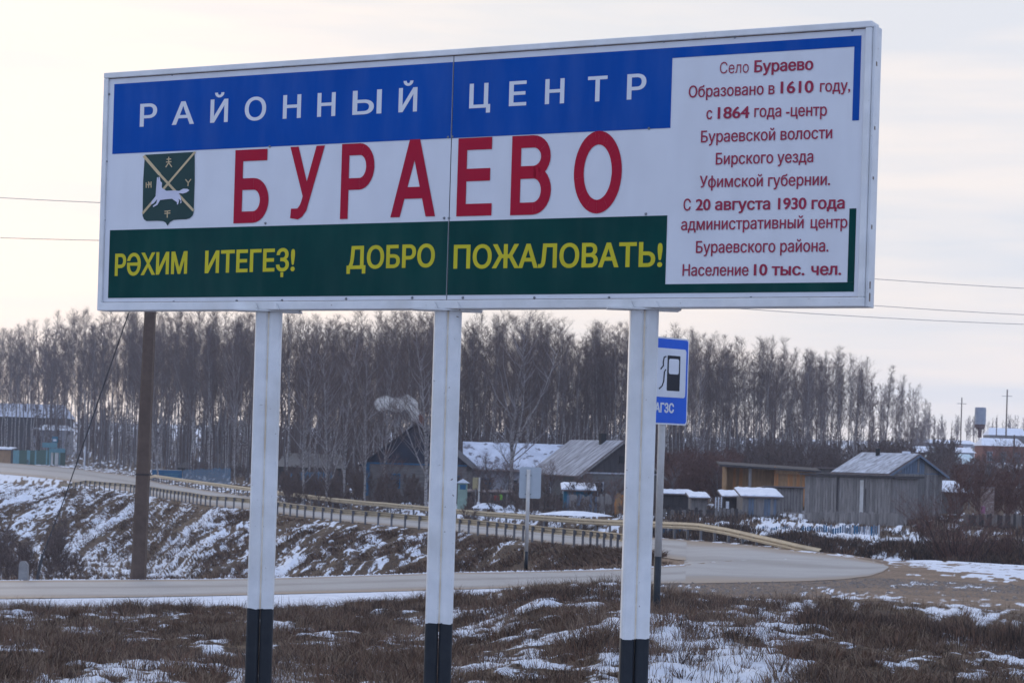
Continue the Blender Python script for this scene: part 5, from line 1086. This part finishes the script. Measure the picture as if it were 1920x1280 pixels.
# the big many-stemmed shrub on the right
def shrub(seed, H, n, spread, w, tw=5):
    r = random.Random(seed); C_ = Tri(); S_ = Tri()
    for i in range(n):
        d = (rvec(r) * r.uniform(.1, spread) + Vector((0, 0, 1))).normalized(); q = rvec(r) * r.uniform(0, .25); Lb = H * r.uniform(.6, 1.15); pts = [q + Vector((0, 0, -.15))]
        for k_ in range(5): d = (d + rvec(r) * .13 + Vector((0, 0, .06))).normalized(); q = q + d * Lb / 5; pts.append(q)
        for k_ in range(5): S_.seg(pts[k_], pts[k_ + 1], w * (1 - k_ / 5.4), w * (1 - (k_ + 1) / 5.4), 3, 0)
        for k_ in range(26):
            x = r.uniform(.8, 4.95); j = int(x); a = pts[j].lerp(pts[j + 1], x - j); sd = (d * .6 + rvec(r) * .8 + Vector((0, 0, .4))).normalized(); b_ = a + sd * r.uniform(.2, .55) * H * .35; C_.spike(a, b_, w * .55, 1, r)
            for m_ in range(tw): c = a.lerp(b_, r.uniform(.2, 1)); C_.spike(c, c + (sd + rvec(r) * .9).normalized() * r.uniform(.1, .35), w * .42, 1, r)
    return S_, C_
def put_shrub(px, py, d, H, n, spread, w, lab, seed, tm=bark_d, cm=twig_r):
    p = at(px, py, d); p.z = ground_at(p.x, p.y); S_, C_ = shrub(seed, H, n, spread, w); root = thing('bare_shrub', lab, 'shrub', p); a, b_ = tree_mesh(S_, C_, tm, tm, cm); link('stem', a, root); link('twigs', b_, root)
dark_stem = mat('dark_stems', (.04, .034, .036), None, 4, .85)
put_shrub(1803, 1052, 80, 3.7, 44, 1.15, .02, 'big dark many stemmed shrub in front of the right end of the barn', 3, dark_stem)
put_shrub(1890, 1052, 84, 1.8, 14, .9, .016, 'smaller spiky shrub right of the big dark shrub', 4, dark_stem); put_shrub(1725, 1035, 92, 1.9, 14, .8, .016, 'low shrub left of the big dark shrub', 6, dark_stem)
put_shrub(82, 1070, 62, 1.2, 14, .9, .014, 'dark low bush behind the guy wire anchor', 8, dark_stem, twig_m); put_shrub(15, 1068, 62, 1.9, 18, .7, .014, 'dark bush at the left edge above the side road', 9, dark_stem, twig_m)
# distant wood and the low dark growth before it: nobody could count these
def mass(name, label, n, pxr, doff, hpx, seed, proto, cm, H=None):
    r = np.random.default_rng(seed); Vs = []; Fs = []; nv = 0
    for i in range(n):
        px = r.uniform(*pxr); d = np.interp(px, dx_, dy_) + r.uniform(*doff); top = hpx(px, r); p, Ht = tree_at(px, d, top); pv_, pf = proto[i % len(proto)]; s = Ht / 20.0; a = r.uniform(0, 6.28); ca, sa = math.cos(a), math.sin(a)
        v = pv_ * s * np.array([r.uniform(.8, 1.3)] * 2 + [1]); Vs.append(np.stack([v[:, 0] * ca - v[:, 1] * sa + p.x, v[:, 0] * sa + v[:, 1] * ca + p.y, v[:, 2] + p.z], -1)); Fs.append(pf + nv); nv += len(v)
    tag(link(name, mesh_np(name, np.concatenate(Vs), np.concatenate(Fs), cm)), label, kind='stuff')
def proto_of(seed, **k):
    T_, C_ = birch(seed, 20, **k); v = np.array([tuple(p) for p in T_.v + C_.v]); f_ = np.array(T_.f + [tuple(i + len(T_.v) for i in q) for q in C_.f]); return v, f_
pr1 = [proto_of(700 + i, base=.3, nb=22, spread=.13, trunk_r=.15, twig_w=.075, tw=3, up=1.1) for i in range(4)]
pr2b = [proto_of(850 + i, base=.04, nb=18, spread=.2, trunk_r=.2, twig_w=.10, tw=3, up=1.0) for i in range(3)]
pr2 = [proto_of(800 + i, base=.04, nb=20, spread=.2, trunk_r=.3, twig_w=.17, tw=3, up=1.0) for i in range(3)]
mass('distant_wood', 'grey brown mass of more bare birches behind the nearer trunks', 260, (-120, 1745), (50, 150), lambda px, r: np.interp(px, tx_, ty_) + 12 + abs(r.normal(0, 1)) * 26, 61, pr1, twig_m)
mass('far_wood_edge', 'hazy low wood along the skyline behind the water tower', 150, (1700, 2080), (0, 90), lambda px, r: 776 + abs(r.normal(0, 1)) * 16, 62, pr1, twig_m)
mass('undergrowth', 'dark young growth filling the wood below the birch crowns', 620, (-120, 1770), (40, 130), lambda px, r: 752 + (px > 1240) * 22 + (px > 1500) * 16 + abs(r.normal(0, 1)) * 26, 63, pr2, twig_m)
mass('undergrowth', 'brown twiggy young growth between the nearest birch trunks', 420, (-60, 1740), (8, 55), lambda px, r: 800 + (px > 1240) * 18 + abs(r.normal(0, 1)) * 26, 65, pr2b, twig_m)

# ------------------------------------------------------------------ dry grass and weeds
straw = mat('dry_straw', (.29, .21, .145), (.21, .15, .105), 3, .8); brown_g = mat('brown_grass', (.17, .112, .08), (.115, .076, .056), 3, .85); dark_g = mat('dark_weeds', (.058, .042, .037), None, 4, .9); rust_g = mat('rusty_grass', (.185, .105, .07), None, 3, .85)
GMI = [straw, brown_g, dark_g, rust_g]
def field(q, s, arr):
    """look up a ground array by row position q and column s"""
    qi = GQ[:, 0]; r = np.interp(q, qi, np.arange(len(qi))); c = np.interp(s, SG, np.arange(len(SG))); r0 = np.minimum(r.astype(int), arr.shape[0] - 2); c0 = np.minimum(c.astype(int), arr.shape[1] - 2); a = r - r0; b_ = c - c0
    return arr[r0, c0] * (1 - a) * (1 - b_) + arr[r0 + 1, c0] * a * (1 - b_) + arr[r0, c0 + 1] * (1 - a) * b_ + arr[r0 + 1, c0 + 1] * a * b_
def blades(name, label, n, qr, sr, hr, wr, seed, thr=.5, mats=(0, 1, 2, 3), prob=(.2, .45, .15, .2), clump=1.2, cl_at=.42, lean=.45, mask=None, seg2=True, qpow=1.0, dirn=None):
    r = np.random.default_rng(seed); q = qr[0] + (qr[1] - qr[0]) * r.random(n) ** qpow; s = r.uniform(sr[0], sr[1], n); x, y, z, sn, gr = (field(q, s, a) for a in (GX, GD, GZ, GSN, GG))
    cn = fbm(x, y, clump, 3, seed); keep = (sn < thr + r.normal(0, .18, n)) & (cn + r.normal(0, .05, n) > cl_at) & (gr < .55)
    if mask is not None: keep &= mask(q, s, x, y)
    x, y, z, cn = x[keep], y[keep], z[keep], cn[keep]; m_ = len(x); h = r.uniform(hr[0], hr[1], m_) * (.5 + 1.3 * np.clip((cn - cl_at) * 4, 0, 1)); w = r.uniform(wr[0], wr[1], m_); a = r.uniform(0, 6.283, m_); b_ = r.uniform(0, 6.283, m_); l_ = np.abs(r.normal(0, lean, m_)) * h
    dx, dy = np.cos(a) * w / 2, np.sin(a) * w / 2; lx, ly = np.cos(b_) * l_, np.sin(b_) * l_
    if dirn is not None: lx += dirn[0] * h; ly += dirn[1] * h
    base = np.stack([x, y, z - .02], -1); W_ = np.stack([dx, dy, 0 * dx], -1); mid = base + np.stack([lx * .35, ly * .35, h * .6], -1); tip = base + np.stack([lx, ly, h * .98], -1)
    Vv = np.stack([base - W_, base + W_, mid + W_ * .7, mid - W_ * .7, tip], 1).reshape(-1, 3); i0 = np.arange(m_)[:, None] * 5
    Fc = np.concatenate([i0 + np.array([[0, 1, 2]]), i0 + np.array([[0, 2, 3]]), i0 + np.array([[3, 2, 4]])]); mi = np.tile(r.choice(mats, m_, p=prob), 3)
    tag(link(name, mesh_np(name, Vv, Fc, GMI, mi)), label, kind='stuff')
def tufts(name, label, n, per, qr, sr, hr, rad, wr, seed, thr=.5, snow_keep=.12, prob=(.2, .45, .15, .2), clump=.8, cl_at=.4, splay=.7, grmax=.55, hpow=1.0):
    """bunches of dry blades that splay from one root, set thickly where no snow lies"""
    r = np.random.default_rng(seed); q = r.uniform(*qr, n); s = r.uniform(*sr, n); x, y, z, sn, gr = (field(q, s, a) for a in (GX, GD, GZ, GSN, GG)); cn = fbm(x, y, clump, 3, seed)
    keep = ((sn < thr) | (r.random(n) < snow_keep)) & (cn + r.normal(0, .04, n) > cl_at) & (gr < grmax); x, y, z, cn, sn = x[keep], y[keep], z[keep], cn[keep], sn[keep]; m_ = len(x)
    Hh_ = r.uniform(*hr, m_) * (.55 + 1.6 * np.clip((cn - cl_at) * 3, 0, 1) ** hpow); kind = r.choice(4, m_, p=prob); k = np.repeat(np.arange(m_), per); M_ = len(k); a = r.uniform(0, 6.283, M_); rr_ = r.uniform(*rad, M_) * np.sqrt(r.random(M_)); w = r.uniform(*wr, M_)
    ox, oy = np.cos(a) * rr_, np.sin(a) * rr_; h = Hh_[k] * r.uniform(.45, 1.1, M_); sp_ = r.normal(splay, .3, M_) * h; a2 = a + r.normal(0, .6, M_); lx, ly = np.cos(a2) * sp_, np.sin(a2) * sp_; b_ = r.uniform(0, 6.283, M_); dx, dy = np.cos(b_) * w / 2, np.sin(b_) * w / 2
    base = np.stack([x[k] + ox, y[k] + oy, z[k] - .02], -1); W_ = np.stack([dx, dy, 0 * dx], -1); mid = base + np.stack([lx * .4, ly * .4, h * .65], -1); tip = base + np.stack([lx, ly, h * .9], -1)
    Vv = np.stack([base - W_, base + W_, mid + W_ * .7, mid - W_ * .7, tip], 1).reshape(-1, 3); i0 = np.arange(M_)[:, None] * 5; Fc = np.concatenate([i0 + np.array([[0, 1, 2]]), i0 + np.array([[0, 2, 3]]), i0 + np.array([[3, 2, 4]])])
    kk = kind[k]; kk = np.where(r.random(M_) < .3, r.choice(4, M_, p=prob), kk); tag(link(name, mesh_np(name, Vv, Fc, GMI, np.tile(kk, 3))), label, kind='stuff')
tufts('dry_grass', 'tufts of brown dry grass over the near snowy slope', 16500, 22, (2.0, 4.2), (-1120, 1120), (.06, .165), (.03, .13), (.005, .010), 5, .46, .16, clump=.9, cl_at=.36)
tufts('low_grass', 'short matted grass between the snow patches', 22000, 9, (2.0, 4.4), (-1120, 1120), (.02, .06), (.03, .12), (.006, .012), 55, .55, .04, clump=.5, cl_at=.2, splay=1.0, prob=(.3, .4, .1, .2))
tufts('dark_tussocks', 'dark weed tussocks standing out of the near snow', 2600, 42, (2.0, 4.1), (-1120, 1120), (.07, .17), (.05, .2), (.005, .010), 16, .8, .5, prob=(.05, .4, .4, .15), clump=.45, cl_at=.50, splay=.6)
tufts('tall_weeds', 'taller dark weeds standing along the top of the near slope', 2600, 26, (3.2, 4.05), (-1120, 420), (.09, .18), (.05, .22), (.006, .012), 6, 1.1, 1.0, prob=(.05, .35, .45, .15), clump=.3, cl_at=.56, splay=.3)
tufts('tall_weeds', 'dense dark weeds on the crest at the lower right', 900, 30, (2.8, 3.75), (560, 1120), (.10, .20), (.08, .25), (.006, .012), 66, 1.1, 1.0, prob=(.0, .35, .5, .15), clump=.3, cl_at=.44, splay=.25)
blades('snow_stubble', 'thin grass stems poking through the near snow', 16000, (2.0, 4.6), (-1120, 1120), (.05, .16), (.004, .007), 15, 1.5, prob=(.1, .4, .4, .1), cl_at=.3, lean=.4)
tufts('bank_grass', 'brown grass tufts on the road embankment', 30000, 8, (9.6, 10.97), (-1120, 330), (.10, .24), (.1, .5), (.025, .045), 7, .5, .25, clump=.4, cl_at=.34, splay=.9, prob=(.15, .45, .2, .2))
tufts('bank_grass', 'short brown grass in the wedge between the two roads', 3500, 7, (8.2, 10.9), (60, 330), (.03, .09), (.05, .3), (.02, .035), 8, .6, .1, clump=.8, cl_at=.3, splay=.9, prob=(.25, .45, .1, .2))
tufts('verge_weeds', 'dark weeds along the foot of the side road bank', 900, 12, (7.7, 8.6), (-1120, 280), (.05, .16), (.05, .25), (.012, .02), 9, .7, .2, clump=.4, cl_at=.46, splay=.3)
tufts('ditch_brush', 'dark brush in the ditch before the village yards', 13000, 9, (14.15, 15.9), (250, 1120), (.16, .38), (.1, .4), (.02, .035), 10, 1.2, .8, prob=(.0, .25, .65, .1), clump=.25, cl_at=.34, splay=.45)
tufts('yard_brush', 'dark weeds around the houses and sheds', 3800, 9, (15.95, 16.7), (-520, 1120), (.12, .4), (.1, .5), (.03, .05), 12, .6, .12, prob=(.0, .3, .6, .1), clump=.3, cl_at=.42, splay=.4)
tufts('far_verge_weeds', 'weeds along the verge behind the far guard rail', 3500, 8, (14.05, 15.6), (-680, 300), (.06, .2), (.1, .4), (.03, .05), 13, .6, .15, clump=.4, cl_at=.38, splay=.4)
# knee-high growth along the foot of the wood
pr3 = [proto_of(900 + i, base=.03, nb=16, spread=.34, trunk_r=.25, twig_w=.30, tw=4, up=.9) for i in range(3)]
mass('edge_thicket', 'dark thicket along the foot of the birch wood', 560, (-60, 1760), (-22, 60), lambda px, r: 868 - (px < 400) * 8 + (px > 1240) * 6 + abs(r.normal(0, 1)) * 10, 64, pr3, twig_m)
def mass_at(name, label, n, pxr, dr, hpx, seed, proto, cm):
    r = np.random.default_rng(seed); Vs = []; Fs = []; nv = 0
    for i in range(n):
        px = r.uniform(*pxr); d = r.uniform(*dr); p = on_ground(px, d); Ht = r.uniform(*hpx); pv_, pf = proto[i % len(proto)]; s = Ht / 20.0; a = r.uniform(0, 6.28); ca, sa = math.cos(a), math.sin(a); v = pv_ * s
        Vs.append(np.stack([v[:, 0] * ca - v[:, 1] * sa + p.x, v[:, 0] * sa + v[:, 1] * ca + p.y, v[:, 2] + p.z], -1)); Fs.append(pf + nv); nv += len(v)
    tag(link(name, mesh_np(name, np.concatenate(Vs), np.concatenate(Fs), cm)), label, kind='stuff')
pr4 = [proto_of(950 + i, base=.03, nb=20, spread=.36, trunk_r=.2, twig_w=.22, tw=5, up=.8) for i in range(3)]
mass_at('garden_thicket', 'reddish bare thicket behind the low sheds', 150, (1236, 1380), (158, 235), (2.2, 4.2), 71, pr4, twig_r)
mass_at('garden_thicket', 'reddish brown thicket filling the gardens at the right edge', 130, (1782, 1990), (120, 260), (1.6, 3.4), 72, pr4, twig_r)
mass_at('garden_thicket', 'dark growth between the barn and the wood', 200, (1380, 1790), (190, 330), (2.5, 5), 73, pr4, twig_m)
mass_at('garden_thicket', 'brown growth around the foot of the roadside birches', 260, (530, 880), (150, 200), (.8, 2.4), 74, pr4, twig_m)
mass_at('garden_thicket', 'thin bare growth in front of the gable house and long house', 34, (880, 1160), (134, 158), (.9, 2.4), 77, pr4, twig_m)
mass_at('bank_brush', 'dark brush at the foot of the bank at the far left', 60, (-60, 150), (112, 160), (1.0, 2.6), 76, pr4, twig_m)
mass_at('garden_thicket', 'low brush behind the far guard rail', 160, (870, 1240), (126, 150), (.5, 1.3), 75, pr4, twig_m)
# small snow lumps and stones scattered at the road edges
stone_m = mat('road_stones', (.22, .19, .17), (.10, .085, .08), 9, .9)
def scatter(name, label, n, qr, sr, size, m, seed):
    r = np.random.default_rng(seed); q = r.uniform(*qr, n); s = r.uniform(*sr, n); x, y, z = (field(q, s, a) for a in (GX, GD, GZ)); sz = r.uniform(*size, n) * (1 + (r.random(n) > .95) * 1.5); O = np.array([[1, 0, 0], [-.5, .87, 0], [-.5, -.87, 0], [0, 0, 1]]) ; Vs = []
    Vv = np.stack([x, y, z], -1)[:, None, :] + O[None] * (sz[:, None, None] * r.uniform(.6, 1.2, (n, 4, 1))); Vv[:, 3, 2] = z + sz * .6; i0 = np.arange(n)[:, None] * 4
    tag(link(name, mesh_np(name, Vv.reshape(-1, 3), np.concatenate([i0 + np.array([t3]) for t3 in ((0, 1, 3), (1, 2, 3), (2, 0, 3))]), m)), label, kind='stuff')
scatter('gravel_stones', 'loose stones on the gravel shoulder', 9000, (4.8, 6.0), (150, 1150), (.012, .035), stone_m, 3); scatter('snow_crumbs', 'crumbs of ploughed snow along the side road', 5000, (7.0, 8.3), (-1120, 330), (.012, .035), snow_m, 4)

# ------------------------------------------------------------------ haze
hm = bpy.data.materials.new('haze'); hm.use_nodes = True; t = hm.node_tree; t.nodes.clear(); o_ = nn('ShaderNodeOutputMaterial'); pv = nn('ShaderNodeVolumePrincipled'); pv.inputs['Color'].default_value = (.86, .89, 1.0, 1); pv.inputs['Density'].default_value = .00026; t.links.new(pv.outputs[0], o_.inputs['Volume'])
hz = MB().box(-1400, 1400, -260, 1100, -15, 42).build('haze', hm); tag(hz, 'thin winter haze over the village', kind='stuff')
